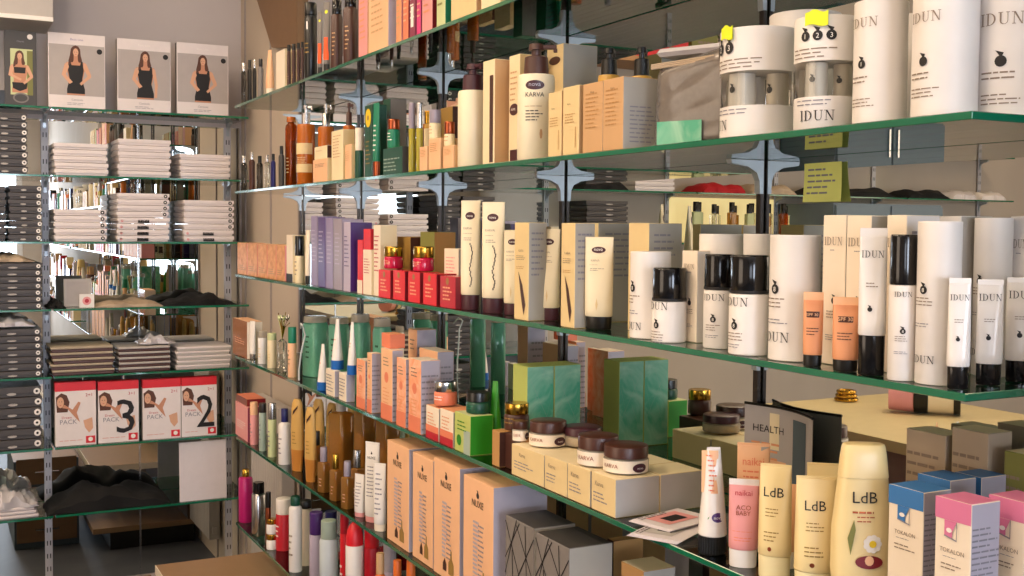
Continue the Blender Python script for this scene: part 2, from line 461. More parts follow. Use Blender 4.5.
def mk_bottle(root, r, h, cap='silver', body='white', cap_h=.25, neck=.5, sh_h=.1, deco=None, n=2, b=1.0, cap_r=None, liquid=None, taper=1.0, topmat=None, level=None):
    """bottle with shoulder and narrower cap; n > 2 squares its section, b is depth over width"""
    hb = h*(1-cap_h); cr = r*(cap_r or neck*1.15)
    bd = Part(); S = [(0, r*.94*taper, r*.94*b*taper, n), (.002, r*taper, r*b*taper, n), (hb*(.5), r*(1+taper)/2, r*b*(1+taper)/2, n)]
    if level: S += [(hb*level, r, r*b, n, topmat or body), (hb*level+.0004, r, r*b, n, topmat or body)]
    S += [(hb*(1-sh_h), r, r*b, n), (hb*(1-sh_h*.45), r*.9, r*b*.92, n), (hb*(1-sh_h*.12), r*neck*1.15, r*neck*1.15, 2), (hb, r*neck, r*neck, 2)]
    if level: S = [q if q[0] <= hb*level else (q[0], q[1], q[2], q[3], topmat or body) for q in S]
    bd.loft(S, body, 32)
    if deco: deco(bd, oval(lambda z: r, lambda z: r*b) if (b != 1 or n != 2) else round_(r), r, hb*(1-sh_h))
    bd.build('body', root)
    if liquid:
        q = Part(); q.loft([(.003, r*.86, r*.86*b, n), (hb*.72, r*.88, r*.88*b, n)], liquid, 24); q.build('liquid', root)
    c = Part(); c.loft([(hb+.0002, cr*.98), (hb+.0012, cr), (h-.0015, cr*.97), (h, cr*.9)], cap, 28); c.build('cap', root)

def mk_pump(root, r, h, body='cream_tube', cap='brown', body_h=.76, deco=None, n=2, collar=.5, spout_dir=1, clear_cap=False):
    hb = h*body_h; bd = Part()
    bd.loft([(0, r*.95, r*.95, n), (.002, r, r, n), (hb-.006, r, r, n), (hb-.001, r*.94, r*.94, n), (hb, r*.6, r*.6, n)], body, 36)
    if deco: deco(bd, round_(r), r, hb)
    bd.build('body', root)
    c = Part(); k = r*collar; hc = h-hb
    c.loft([(hb+.0002, k), (hb+hc*.55, k*.92), (hb+hc*.58, k*.8)], cap, 24)
    c.build('collar', root)
    q = Part(); q.loft([(hb+hc*.585, k*.38), (hb+hc*.78, k*.38), (hb+hc*.79, k*.62), (h-.001, k*.58), (h, k*.45)], cap, 20)
    q.box(spout_dir*k*.8, 0, hb+hc*.82, k*1.6, k*.5, hc*.13, cap)
    q.box(spout_dir*k*1.5, 0, hb+hc*.72, k*.3, k*.4, hc*.12, cap)
    q.build('pump_head', root)

def mk_tube(root, r, h, body='cream_tube', cap='brown', cap_h=.14, deco=None, wide=1.0, crimp=.025, cap_n=2, thick=.62, top_w=1.0, cap_w=.93, ribs=False, crimpmat=None, ang=0):
    """squeeze tube standing on its cap: round at the cap, pressed flat at the top seal"""
    hc = h*cap_h
    A = lambda z: r*(.97 + (top_w-.97)*max(0, (z-hc)/(h-hc)))
    def B(z):
        t = max(0, min(1, (z-hc)/(h-hc))); return r*(thick*(1-t**1.6)+.05)
    bd = Part(); S = [(hc+.0004, A(hc)*.93, B(hc)*.93, 2)]
    for i in range(9):
        z = hc+.002+(h*(1-crimp)-hc-.002)*i/8; S.append((z, A(z), B(z), 2+1.2*i/8))
    bd.loft(S, body, 30)
    bd.box(0, 0, h*(1-crimp), 2*A(h), max(.0016, B(h)*1.3), h*crimp, crimpmat or body)
    surf = oval(A, B)
    if deco: deco(bd, surf, r, h)
    bd.build('tube_body', root)
    c = Part(); cr = r*cap_w; t = thick*1.02
    c.loft([(0, cr*.93, cr*.93*t, cap_n), (.0015, cr*.97, cr*.97*t, cap_n), (hc, cr, cr*t, cap_n)], cap, 30)
    if ribs:
        for i in range(30):
            a = 2*PI*i/30; c.box(cr*.98*math.cos(a), cr*.98*t*math.sin(a), .002, .0012, .0012, hc*.85, cap)
    c.build('cap', root)

def mk_drum(root, r, h, body='white', lid_line=None, deco=None):
    """round cardboard tube box with a lid"""
    b = Part(); hl = h*(lid_line or .985)
    b.loft([(0, r*.97), (.001, r), (hl, r)], body, 44, top=False)
    if deco: deco(b, round_(r), r, h)
    b.build('drum', root)
    l = Part(); l.loft([(hl, r*1.004), (h-.001, r*1.004), (h, r*.985)], body, 44); l.build('lid', root)

# --- print on the goods
def d_idun_box(txt=True, big=False):
    def f(p, s, L, H):
        p.text('IDUN', 0, H*.80, H*.055, s, 'ink_soft', L*.8, serif=True)
        p.lines(0, H*.77, L*.3, 1, .003, s, 'ink_grey')
        plum(p, L*.05, H*.43, L*.11, s)
        p.lines(0, H*.36, L*.55, 3, H*.02, s, 'ink_soft')
        p.lines(0, H*.2, L*.6, 3, H*.015, s, 'ink_grey')
    return f
def d_idun_round(frac=1.0, tz=.12, pz=.5, th=.09, lines_z=None, num='8'):
    def f(p, s, r, H):
        p.text('IDUN', 0, H*tz, r*.32*th/.09, s, 'ink_black', None, serif=True)
        plum(p, 0, H*pz, r*.2, s, num)
        p.lines(0, H*pz-r*.36, r*1.1, 3, r*.16, s, 'ink_soft')
        p.lines(0, H*(pz-.14)-r*.5, r*1.2, 2, r*.13, s, 'ink_grey')
    return f
def d_karva_tube(feather=False):
    def f(p, s, r, h):
        p.disc(.0, h*.86, r*.5, s, 'brown_red', 20, h*.035)
        p.text('nova', 0, h*.85, r*.24, s, 'ink_white', r*.7, lift=3)
        p.text('KARVA', -r*.2, h*.735, h*.022, s, 'ink_soft', r*.9)
        p.lines(-r*.1, h*.70, r*1.2, 1, h*.012, s, 'ink_soft', h*.003)
        p.lines(-r*.1, h*.66, r*1.1, 2, h*.018, s, 'ink_soft')
        if feather:
            rn = random.Random(3)
            for i in range(22):
                z = h*(.22+.4*i/22); x = r*(.25+.1*math.sin(i*.5))
                p.disc(x+rn.uniform(-.06, .06)*r, z, r*.06, s, 'ink', 6, h*.012)
        else:
            p.poly([(0, h*.2), (r*.1, h*.27), (0, h*.34), (-r*.08, h*.27)], s, 'cream_deep')
    return f
def d_karva_box(p, s, L, H):
    p.text('KARVA', 0, H*.7, H*.025, s, 'ink_soft', L*.7)
    p.lines(0, H*.66, L*.7, 3, H*.018, s, 'ink_soft')
    p.lines(0, H*.55, L*.7, 2, H*.018, s, 'tan_dark')
    p.poly([(L*.2, H*.05), (L*.32, H*.16), (L*.1, H*.36), (-L*.2, H*.5), (-L*.05, H*.3), (L*.08, H*.15)], s, 'brown')
def d_lines(mat='ink_soft', n=6, z=.8, w=.7, dz=.06, txt=None, th=.08, tmat=None, tz=.85):
    def f(p, s, L, H):
        if txt: p.text(txt, 0, H*tz, H*th, s, tmat or mat, L*.8)
        p.lines(0, H*z, L*w, n, H*dz, s, mat)
    return f
def d_small(p, s, L, H):
    p.text('Karva', -L*.15, H*.68, H*.13, s, 'ink_soft', L*.5)
    p.lines(-L*.1, H*.5, L*.6, 3, H*.1, s, 'ink_grey')
def d_nuxe(p, s, L, H):
    plum(p, 0, H*.875, L*.045, s, None, 'ink')
    p.text('NUXE', 0, H*.78, H*.06, s, 'ink_black', L*.74)
    p.lines(-L*.05, H*.66, L*.2, 14, H*.035, s, 'lilac_side', H*.02)
    p.lines(L*.12, H*.64, L*.2, 12, H*.04, s, 'ink_grey', H*.014)
    p.poly([(L*.1, H*.06), (L*.3, H*.06), (L*.3, H*.16), (L*.23, H*.2), (L*.22, H*.27), (L*.18, H*.27), (L*.17, H*.2), (L*.1, H*.16)], s, 'ink_gold')
    p.poly([(-L*.12, H*.07), (L*.02, H*.07), (L*.02, H*.13), (-L*.04, H*.18), (-L*.12, H*.13)], s, 'brown')
def d_nuxe_tube(p, s, r, h):
    plum(p, 0, h*.86, r*.12, s, None, 'ink')
    p.text('NUXE', 0, h*.79, r*.34, s, 'ink', r*1.1)
    p.lines(0, h*.7, r*1.0, 9, h*.045, s, 'ink_grey')
def d_red(p, s, L, H):
    p.disc(0, H*.84, L*.1, s, 'ink_gold')
    p.lines(0, H*.66, L*.6, 4, H*.12, s, 'peach', H*.045)
# ------------------------------------------------------------------ room
XL, YF, HC = -5.2, -4.0, 2.9
def slab(name, x0, x1, y0, y1, z0, z1, mat, front=None):
    p = Part(); p.box((x0+x1)/2, (y0+y1)/2, z0, x1-x0, y1-y0, z1-z0, mat)
    return p.build(name, smooth=False)
struct(slab('floor', XL-.1, .1, YF-.1, YB+.1, -.1, 0, 'floor_tiles'))
struct(slab('ceiling', XL-.1, .1, YF-.1, YB+.1, HC, HC+.1, 'ceiling_paint'))
struct(slab('wall_right', 0.004, .12, YF-.1, YB+.1, 0, HC, 'beige_paint'))
struct(slab('wall_back', -1.43, .004, YB+.004, YB+.12, 0, HC, 'wall_paint'))
struct(slab('wall_back_left', XL-.1, -1.4301, YB+.004, YB+.12, 0, HC, 'beige_paint'))
struct(slab('wall_left', XL-.12, XL, YF-.1, YB+.1, 0, HC, 'beige_paint'))
# front wall with two shop windows
p = Part()
for (x0, x1, z0, z1) in [(XL, 0.004, 2.35, HC), (XL, 0.004, 0, .7), (XL, -4.4, .7, 2.35), (-2.7, -1.9, .7, 2.35), (-.25, .004, .7, 2.35)]:
    p.box((x0+x1)/2, YF-.06, z0, x1-x0, .12, z1-z0, 'beige_paint')
struct(p.build('wall_front', smooth=False))
for i, (x0, x1) in enumerate([(-4.4, -2.7), (-1.9, -.25)]):
    p = Part(); w = x1-x0
    for (cx, ww, z0, hh) in [((x0+x1)/2, w, .7, .06), ((x0+x1)/2, w, 2.29, .06), (x0+.03, .06, .76, 1.53), (x1-.03, .06, .76, 1.53), ((x0+x1)/2, .05, .76, 1.53)]:
        p.box(cx, YF-.04, z0, ww, .06, hh, 'white')
    o = struct(p.build('window_%d' % (i+1), smooth=False))
    q = Part(); q.box((x0+x1)/2, YF-.075, .72, w-.04, .01, 1.6, 'window_light'); g = q.build('pane', o, smooth=False)
# mirrors
MZ0, MZ1 = .42, 2.42
p = Part(); p.box(-.001+.002, (0.2+3.745)/2, MZ0, .004, 3.745-.2, 2.85-MZ0, 'mirror', ch=.0003)
tag(p.build('wall_mirror', smooth=False), 'large plain mirror covering the right wall behind the glass shelves', 'mirror')
zs1 = z_at(118, -.03, 4.32)
BZ = [z_at(v, -.03, 4.32) for v in (118, 181, 243, 305.5, 368, 434, 497)]
p = Part(); p.box((-.4-.0)/2-.003, YB+.0015, .12, .394, .004, BZ[0]-.12-.02, 'mirror', ch=.0003)
tag(p.build('wall_mirror', smooth=False), 'narrow mirror panel on the back wall behind the white boxes, right of the seam', 'mirror')
p = Part(); p.box((-1.42-.404)/2, YB+.0015, .12, 1.42-.404, .004, BZ[0]-.12-.02, 'mirror', ch=.0003)
tag(p.build('wall_mirror', smooth=False), 'mirror panel on the back wall left of the seam, behind the dark boxes', 'mirror')
p = Part(); p.box(-.402, YB-.001, .12, .006, .004, BZ[0]-.14, 'chrome', ch=.0003)
struct(p.build('trim_1', smooth=False))
# flat wall beyond the mirror: panel joints and a brown bulkhead board
p = Part()
for y in (3.76, 4.12, 4.5): p.box(.0015, y, .0, .006, .012, HC, 'grey_wall')
struct(p.build('trim_2', smooth=False))
def wall_pt(u, v):
    d = Fv + Rv*((u-512)/FPX) + Uv*((CYP-v)/FPX); t = -CAM.x/d.x; q = CAM+d*t; return q.y, q.z
pts = [wall_pt(261, -3), wall_pt(277, 48), wall_pt(303, 48), wall_pt(303, -30)]
pts = [pts[0], pts[1], pts[2], (pts[2][0], 2.6), (pts[0][0]+.1, 2.6)]
p = Part(); n = len(pts)
p.add([(-.02, a, b) for a, b in pts]+[(.003, a, b) for a, b in pts], [tuple(range(n)), tuple(range(n, 2*n))[::-1]]+[(i, (i+1) % n, n+(i+1) % n, n+i) for i in range(n)], 'panel_brown')
struct(p.build('trim_3', smooth=False))

# ceiling lights: warm square panels
def lamp(x, y, w, d, warm, label):
    r = empty('ceiling_light', (x, y, HC-.001))
    p = Part()
    for (cx, cy, a, b) in [(0, d/2, w+.04, .02), (0, -d/2, w+.04, .02), (w/2, 0, .02, d), (-w/2, 0, .02, d)]: p.box(cx, cy, -.03, a, b, .029, 'white')
    p.build('frame', r, smooth=False)
    q = Part(); q.box(0, 0, -.02, w-.02, d-.02, .008, 'lamp_warm' if warm else 'window_light'); q.build('diffuser', r, smooth=False)
    tag(r, label, 'ceiling light', 'ceiling light panels')
for i, (x, y) in enumerate([(-1.3, .3), (-1.3, 1.9), (-1.3, 3.4), (-3.4, .3), (-3.4, 1.9), (-3.4, 3.4)]):
    lamp(x, y, .55, 1.1, True, 'warm ceiling light panel, %s row, %s' % (('near' if i < 3 else 'far'), ('nearest the shop windows', 'middle one', 'nearest the back wall')[i % 3]))

# ------------------------------------------------------------------ mirror-wall glass shelves, standards, brackets
names = {'A': 'topmost glass shelf on the right wall, carrying dark bottles and peach cartons', 'B': 'second glass shelf down on the right wall, with pump bottles and round white drums',
         'C': 'glass shelf at mid height on the right wall, carrying cream tubes and black-capped jars', 'D': 'glass shelf below the cream tubes, with green cartons and yellow bottles',
         'E': 'glass shelf with gold bottles and tall peach gift cartons', 'F': 'lowest glass shelf on the right wall, with magenta and red bottles'}
Y0, Y1 = .7425, 3.63
for k in 'ABCDEF':
    p = Part(); p.box((XF-.004)/2, (Y0+Y1)/2, Z[k]-GT/2, -.004-XF, Y1-Y0, GT, 'glass_edge', front='glass_edge', side='glass_edge', back='glass_edge', top='shelf_glass')
    # the underside is clear as well
    o = p.build('glass_shelf', smooth=False)
    me = o.data; gi = me.materials.find(MATS['shelf_glass'].name)
    for f in me.polygons:
        if abs(f.normal.z) > .9: f.material_index = gi
    tag(o, names[k], 'glass shelf', 'glass shelves on the mirror wall')
POLES = [.7403, 1.3366, 1.9371, 2.5400, 3.132, 3.715]
plab = ['nearest to the camera', 'behind the white round drum and black-capped jars', 'behind the cream cartons and brown-capped tubes', 'behind the white pump bottle', 'behind the green boxes', 'farthest, at the edge of the mirror']
def bracket(parent, z, sc_=1.0):
    p = Part(); pts = [(0, 0), (-.062, 0), (-.06, -.006), (-.03, -.010), (-.014, -.018), (-.008, -.03), (-.007, -.05), (0, -.05)]
    V = []
    for yy in (-.006, .006): V += [(-.005+a*sc_, yy, z+b) for a, b in pts]
    n = len(pts)
    p.add(V, [tuple(range(n)), tuple(range(n, 2*n))[::-1]]+[(i, (i+1) % n, n+(i+1) % n, n+i) for i in range(n)], 'bracket_silver')
    return p.build('bracket', parent, smooth=False)
def standard(x, y, rz, z0, z1, zs, mat, w, label, group, br=1.0, slots=False):
    r = empty('shelf_standard', (x, y, 0), rz)
    p = Part(); p.box(-.0065, 0, z0, .007, w, z1-z0, mat)
    if slots:
        z = z0+.03
        while z < z1-.03:
            for s_ in (-.006, .006): p.box(-.0101, s_*.9, z, .0003, .0035, .018, 'black')
            z += .05
    p.build('upright', r, smooth=False)
    for z in zs: bracket(r, z, br)
    tag(r, label, 'shelf standard', group)
for y, l in zip(POLES, plab):
    standard(0, y, 0, .45, 2.45, [Z[k]-GT/2-.0006 for k in 'ABCDEF'], 'steel_dark', .011, 'dark shelf upright with silver brackets on mirror, '+l, 'standards on the mirror wall')
# ------------------------------------------------------------------ back-wall unit
BX = [-.03, -.7385, -1.42, -2.10, -2.785, -3.47, -4.3]
bn = ['white garment boxes', 'dark garment boxes', 'third bay from the corner', 'perfume bay', 'bay above the slate blue cupboard', 'outermost bay']
lv = ['top', 'second', 'third', 'fourth', 'fifth', 'sixth', 'lowest']
YS = YB-.25
for b in range(6):
    x1, x0 = BX[b]-(.004 if b else 0), BX[b+1]+.004
    lev = range(7) if b < 2 else range(3 if b < 4 else 2)
    for i in lev:
        p = Part(); p.box((x0+x1)/2, (YS+YB-.004)/2, BZ[i]-GT/2, x1-x0, YB-.004-YS, GT, 'glass_edge', top='shelf_glass')
        o = p.build('glass_shelf', smooth=False); me = o.data; gi = me.materials.find(MATS['shelf_glass'].name)
        for f in me.polygons:
            if abs(f.normal.z) > .9: f.material_index = gi
        tag(o, '%s glass shelf of the back wall bay with %s' % (lv[i], bn[b]) if b < 2 else '%s glass shelf of the back wall, %s' % (lv[i], bn[b]), 'glass shelf', 'glass shelves on the back wall')
for i, x in enumerate([-.055]+BX[1:]):
    standard(x, YB, PI/2, .15 if i < 3 else 1.2, BZ[0]+(-.02 if i < 3 else .1), [q-GT/2-.0006 for q in (BZ if i < 3 else BZ[:3 if i < 4 else 2])], 'standard_grey', .026, 'pale slotted upright standard on the back wall, '+['beside the room corner', 'between white and dark boxes', 'left of the dark boxes', 'fourth from the corner', 'fifth from the corner', 'sixth from the corner', 'outermost one'][i], 'standards on the back wall', 1.0, True)

# white wall cabinet upper left
x1 = x_at(53, 4.28, 2.25); zc = z_at(22, x1, 4.28)
p = Part(); p.box(x1-.3, 4.28+.14, zc, .6, .28, .4, 'light_grey'); p.box(x1-.3, 4.28-.004, zc, .6, .01, .015, 'ink_white')
tag(p.build('wall_cabinet', smooth=False), 'pale grey box unit on the back wall above the picture boxes', 'cabinet')

# ------------------------------------------------------------------ low furniture
# drawer cabinet
r = empty('drawer_cabinet', (-.66, 3.3, 0)); p = Part(); p.box(0, 0, 0, .28, .5, .41, 'slate', top='wood_dull'); p.build('carcass', r, smooth=False)
for k in range(3):
    q = Part(); q.box(0, .256, .03+.135*k, .26, .01, .12, 'wood_face'); d = q.build('drawer', r, smooth=False)
    h = Part(); h.tube([(-.05, .262, .09+.135*k), (-.05, .28, .09+.135*k), (.05, .28, .09+.135*k), (.05, .262, .09+.135*k)], .004, 'chrome'); h.build('handle', d)
tag(r, 'low grey drawer cabinet with chrome bar handles', 'cabinet')
# ribbed radiator on the right wall
r = empty('radiator', (-.03, 4.0, .12)); p = Part()
for i in range(14): p.box(0, -.2+.03*i, 0, .05, .022, .75, 'light_grey', ch=.004)
p.box(0, 0, .03, .02, .42, .03, 'light_grey'); p.box(0, 0, .69, .02, .42, .03, 'light_grey'); p.build('panel', r)
tag(r, 'ribbed pale grey radiator low on the wall by the corner', 'radiator')
# low open base units under the right shelves
for i in range(5):
    ya, yb = 3.74-.6*(i+1)+.002, 3.74-.6*i-.002
    r = empty('base_unit', (-.245, (ya+yb)/2, 0), FACE); L = yb-ya
    p = Part(); p.box(0, 0, .365, L, .48, .03, 'wood_dull'); p.box(0, -.241, .365, L, .003, .03, 'warm_white'); p.box(-L/2 if i == 0 else L/2, 0, .366, .003, .48, .028, 'warm_white'); p.build('top_board', r, smooth=False)
    p = Part(); p.box(0, 0, .08, L, .47, .025, 'wood_dull'); p.build('lower_board', r, smooth=False)
    p = Part(); p.box(0, .03, 0, L*.98, .38, .079, 'black'); p.build('toe_kick', r, smooth=False)
    p = Part(); p.box(0, .2, .106, L, .02, .258, 'wood_dark'); p.build('back_panel', r, smooth=False)
    tag(r, 'low open wooden base unit under the mirror shelves, %s from the back wall' % ['first', 'second', 'third', 'fourth', 'fifth'][i], 'cabinet', 'base units under the shelves')
# sales counter in the room (seen in the mirror)
r = empty('shop_counter', (-1.42, 2.2, 0)); p = Part(); p.box(0, 0, 0, .62, 1.0, .93, 'plum_dull'); p.build('body', r, smooth=False)
q = Part(); q.box(0, 0, .931, .68, 1.06, .03, 'counter_beige'); q.build('counter_top', r, smooth=False)
tag(r, 'shop counter with a beige top, seen in the mirror', 'counter')
p = Part()
for k in range(3): p.tube([(.032*math.cos(a)*(1-.1*k), .032*math.sin(a)*(1-.1*k), .012*k+.006) for a in [2*PI*i/24 for i in range(24)]], .0055, 'gold', 8, True)
o = p.build('bangle'); o.location = (-1.46, 2.66, .962); tag(o, 'gold bangle stack lying on the counter, seen in the mirror', 'bangle')
p = Part(); p.loft([(0, .046), (.07, .05)], 'pink', 24); p.loft([(.071, .052), (.11, .052)], 'black', 24); p.loft([(.111, .049), (.18, .05)], 'cream', 24); p.loft([(.181, .052), (.2, .052)], 'black', 24)
p.xform(lambda v: (v[2]-.1, v[1], v[0]+.052))
o = p.build('fabric_roll'); o.location = (-1.5, 2.38, .962); o.rotation_euler = (0, 0, 4.0); tag(o, 'pink, black and cream striped fabric roll lying on the counter', 'fabric roll')
# slate-blue cupboard far along the back wall
r = empty('wall_cupboard', (-3.18, YB-.215, 1.15)); p = Part(); p.box(0, .01, 0, .74, .4, .49, 'slate_blue'); p.build('carcass', r, smooth=False)
for s_ in (-1, 1):
    q = Part(); q.box(s_*.185, -.198, .01, .36, .014, .47, 'slate_blue'); d = q.build('door', r, smooth=False)
    h = Part(); h.box(s_*.03, -.211, .05, .012, .012, .14, 'chrome'); h.build('handle', d, smooth=False)
tag(r, 'slate blue two-door wall cupboard below the end of the back wall shelves', 'cupboard')

# view and world
cam_d = bpy.data.cameras.new('camera'); cam = bpy.data.objects.new('camera', cam_d); COL.objects.link(cam)
from mathutils import Matrix
cam.matrix_world = Matrix(((Rv.x, Uv.x, -Fv.x, CAM.x), (Rv.y, Uv.y, -Fv.y, CAM.y), (Rv.z, Uv.z, -Fv.z, CAM.z), (0, 0, 0, 1)))
cam_d.sensor_width = 36; cam_d.lens = FPX/1024*36; cam_d.shift_y = (CYP-288)/1024; cam_d.clip_start = .02
sc.camera = cam
w = bpy.data.worlds.new('world'); sc.world = w; w.use_nodes = True
w.node_tree.nodes['Background'].inputs[0].default_value = (.8, .85, 1, 1); w.node_tree.nodes['Background'].inputs[1].default_value = .3
sc.view_settings.view_transform = 'Standard'; sc.view_settings.look = 'None'; sc.view_settings.gamma = 1
sc.view_settings.use_curve_mapping = False; sc.view_settings.exposure = -0.12
cy = sc.cycles
cy.max_bounces = 14; cy.transparent_max_bounces = 40; cy.glossy_bounces = 10; cy.diffuse_bounces = 4; cy.transmission_bounces = 8
cy.sample_clamp_indirect = 4; cy.caustics_reflective = True
def area(name, loc, size, energy, col, look):
    l = bpy.data.lights.new(name, 'AREA'); l.energy = energy; l.size = size; l.color = col
    o = bpy.data.objects.new(name, l); COL.objects.link(o); o.location = loc
    o.rotation_euler = (Vector(look)-Vector(loc)).to_track_quat('-Z', 'Y').to_euler()
    return o
def spot(name, loc, look, energy, col, ang=70, rad=.05):
    l = bpy.data.lights.new(name, 'SPOT'); l.energy = energy; l.color = col; l.spot_size = math.radians(ang); l.spot_blend = .6; l.shadow_soft_size = rad
    o = bpy.data.objects.new(name, l); COL.objects.link(o); o.location = loc
    o.rotation_euler = (Vector(look)-Vector(loc)).to_track_quat('-Z', 'Y').to_euler(); return o
# track spotlights aimed at the shelves
for i, y in enumerate((.6, 1.5, 2.4, 3.3)):
    r = empty('track_spotlight', (-1.9, y, HC))
    p = Part(); p.loft([(-.06, .012), (0, .03)], 'white', 16); p.build('mount', r)
    q = Part(); q.loft([(-.17, .045), (-.06, .04)], 'white', 20, bottom=False); q.build('lamp_head', r)
    tag(r, 'white ceiling spotlight aimed at the shelves, %s from the back wall' % ['fourth', 'third', 'second', 'first'][i], 'spotlight', 'spotlights over the aisle')
    spot('spot_light', (-1.9, y, HC-.165), (-.2, y+.1, 1.2), SPOT_W, (1, .81, .62), 95, .04)
spot('back_fill_spot', (-1.3, 2.2, HC-.02), (-.6, YB, 1.4), SPOT_W*1.5, (1, .86, .74), 60, .08)  # unseen extra spot added to brighten the back wall
area('daylight', (-1.075, YF+.05, 1.52), 1.5, DAY_W, (.72, .82, 1.0), (-1.075, 4, 1.4))
area('side_fill_light', (XL+.06, 1.4, 1.5), 2.2, SIDE_W, (1, .8, .62), (0, 1.4, 1.3))  # added warm fill from the left wall, where no window opens
# invented window frame around the added fill light on the left wall
p = Part()
for (cy, ww, z0, hh) in [(1.4, 2.4, .32, .06), (1.4, 2.4, 2.62, .06), (.23, .06, .38, 2.24), (2.57, .06, .38, 2.24)]: p.box(XL+.03, cy, z0, .06, ww, hh, 'white')
struct(p.build('window_3', smooth=False))

def rows(mat, z0, z1, n, w=1.2):
    def f(p, s, r, h): p.lines(0, h*z1, r*w, n, h*(z1-z0)/n, s, mat)
    return f
def band(mat, z0, z1, w=2.4, txt=None, tmat='ink_soft', th=.3, lines=0):
    def f(p, s, r, h):
        p.patch(-r*w/2, r*w/2, h*z0, h*z1, s, mat, 10)
        if txt: p.text(txt, 0, h*(z0+z1)/2, r*th, s, tmat, r*w*.8, lift=3)
        if lines: p.lines(0, h*(z0+(z1-z0)*.6), r*w*.6, lines, h*(z1-z0)*.6/lines, s, tmat, lift=3)
    return f
# =================================================================== SHELF C (mid height)
for i, (a, b) in enumerate([(237, 247), (247, 257.5), (257.5, 267), (267, 276), (276, 285)]):
    carton('carton', 'tan floral cosmetic carton, %s in the row at the far end, left of purple cartons' % ['leftmost', 'second', 'middle', 'fourth', 'rightmost'][i], 'carton', 'C', a+.4, b-.4, None, [243, 244, 244.5, 245, 245.5][i], .008, D=.06,
           mats=('floral_tan', 'pink', 'peach'), deco=d_lines('ink_gold', 3, .3), group='tan floral cartons')
carton('carton', 'narrow cream carton with dark base, left of the purple cartons', 'carton', 'C', 286.5, 292.5, None, 235, .01, D=.04, mats=('warm_white', 'cream', None), deco=lambda p, s, L, H: p.patch(-L/2, L/2, 0, H*.18, s, 'ink_black', 2))
pack('bottle', 'small cream bottle with black cap left of the purple cartons', 'bottle', 'C', 295, 304, 236, mk_pot, .01, cap='black_gloss', body='cream', cap_h=.42, deco=rows('ink_soft', .2, .8, 4))
pack('cream_tube', 'cream tapering tube on dark cap beside the purple cartons', 'tube', 'C', 304.5, 311, 230, mk_tube, .01, body='warm_white', cap='black', cap_h=.16)
for i, (a, b, v, m, o_) in enumerate([(311, 317.5, 216, 'purple_light', .02), (318, 325, 217, 'purple', .01), (326, 333, 218, 'purple_light', .012), (334, 342, 219, 'mauve_silver', .01), (343.5, 350.5, 222, 'purple_pale', .008)]):
    carton('carton', 'tall purple hair care carton, %s of five beside the red packs' % ['pale leftmost', 'darkest', 'third, mauve', 'fourth, silvery', 'rightmost, pale'][i], 'carton', 'C', a, b-.4, None, v, o_, D=.055, mats=(m, ['lilac_side', 'purple_light', 'lilac_side', 'purple_pale', 'purple'][i], 'purple_pale'), deco=d_lines('purple_pale' if m != 'purple_pale' else 'purple', 8, .8), group='purple cartons')
carton('carton', 'dark violet carton standing right of the pale purple ones', 'carton', 'C', 352, 358, 364, 231, .045, mats=('purple', 'purple', 'lilac_side'), D=.05)
carton('carton', 'slim red carton with white foot behind the cream carton', 'carton', 'C', 357.5, 362.5, 366, 240, .012, D=.03, mats=('red_bright', 'red', None), deco=lambda p, s, L, H: p.patch(-L/2, L/2, 0, H*.25, s, 'warm_white', 2))
cc = carton('carton', 'short cream carton with red printed lines, left of the red cubes', 'carton', 'C', 363, 371, 373, 250, .01, D=.035, mats=('warm_white', 'cream', None), deco=d_lines('red', 6, .8))
carton('carton', 'small red carton lying on top of the short cream carton', 'carton', 'C', 363.5, 370.5, 372, 229, .012, D=.03, z0=cc['top']+.0005, mats=('red_bright', 'red', None))
carton('carton', 'tall cream carton with red lines left of the red cubes', 'carton', 'C', 373.5, 380, 382, 225, .012, D=.04, mats=('warm_white', 'cream', None), deco=d_lines('red', 9, .85))
rb = []
for i, (a, b, c, v) in enumerate([(378.5, 390, 392.5, 270.5), (393, 404.5, 407, 271), (408, 419.5, 422, 272.5), (423, 436, 438.5, 274), (440, 455, 459, 277)]):
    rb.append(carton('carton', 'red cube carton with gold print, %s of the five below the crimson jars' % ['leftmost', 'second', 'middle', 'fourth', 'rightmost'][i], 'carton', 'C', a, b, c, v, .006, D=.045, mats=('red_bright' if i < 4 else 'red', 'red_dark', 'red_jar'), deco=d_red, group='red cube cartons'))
for i, (a, b, v, k) in enumerate([(384, 403, 246.5, 1), (413, 434, 246.5, 3)]):
    pack('cream_jar', 'glossy crimson jar with gold lid standing on the red cubes, %s one' % ['left', 'right'][i], 'jar', 'C', a, b, v, mk_jar, .005, z0=rb[k]['top']+.001, lid='gold', body='red_jar', fill='red', lid_h=.45, deco=rows('peach', .3, .7, 3), group='crimson jars on red cubes')
carton('carton', 'gold and brown carton behind the left crimson jar', 'carton', 'C', 397, 410, 413, 237, .07, D=.05, mats=('ink_gold', 'brown', 'gold_solid'))
carton('carton', 'olive gold carton behind the right crimson jar', 'carton', 'C', 420, 434, 446, 232, .08, D=.05, mats=('olive', 'tan_dark', 'tan'))
carton('carton', 'pale carton with pink lines behind the rightmost red cube', 'carton', 'C', 444, 458, 470, 249, .05, D=.05, mats=('warm_white', 'grey_side', None), deco=d_lines('pink', 6, .85))
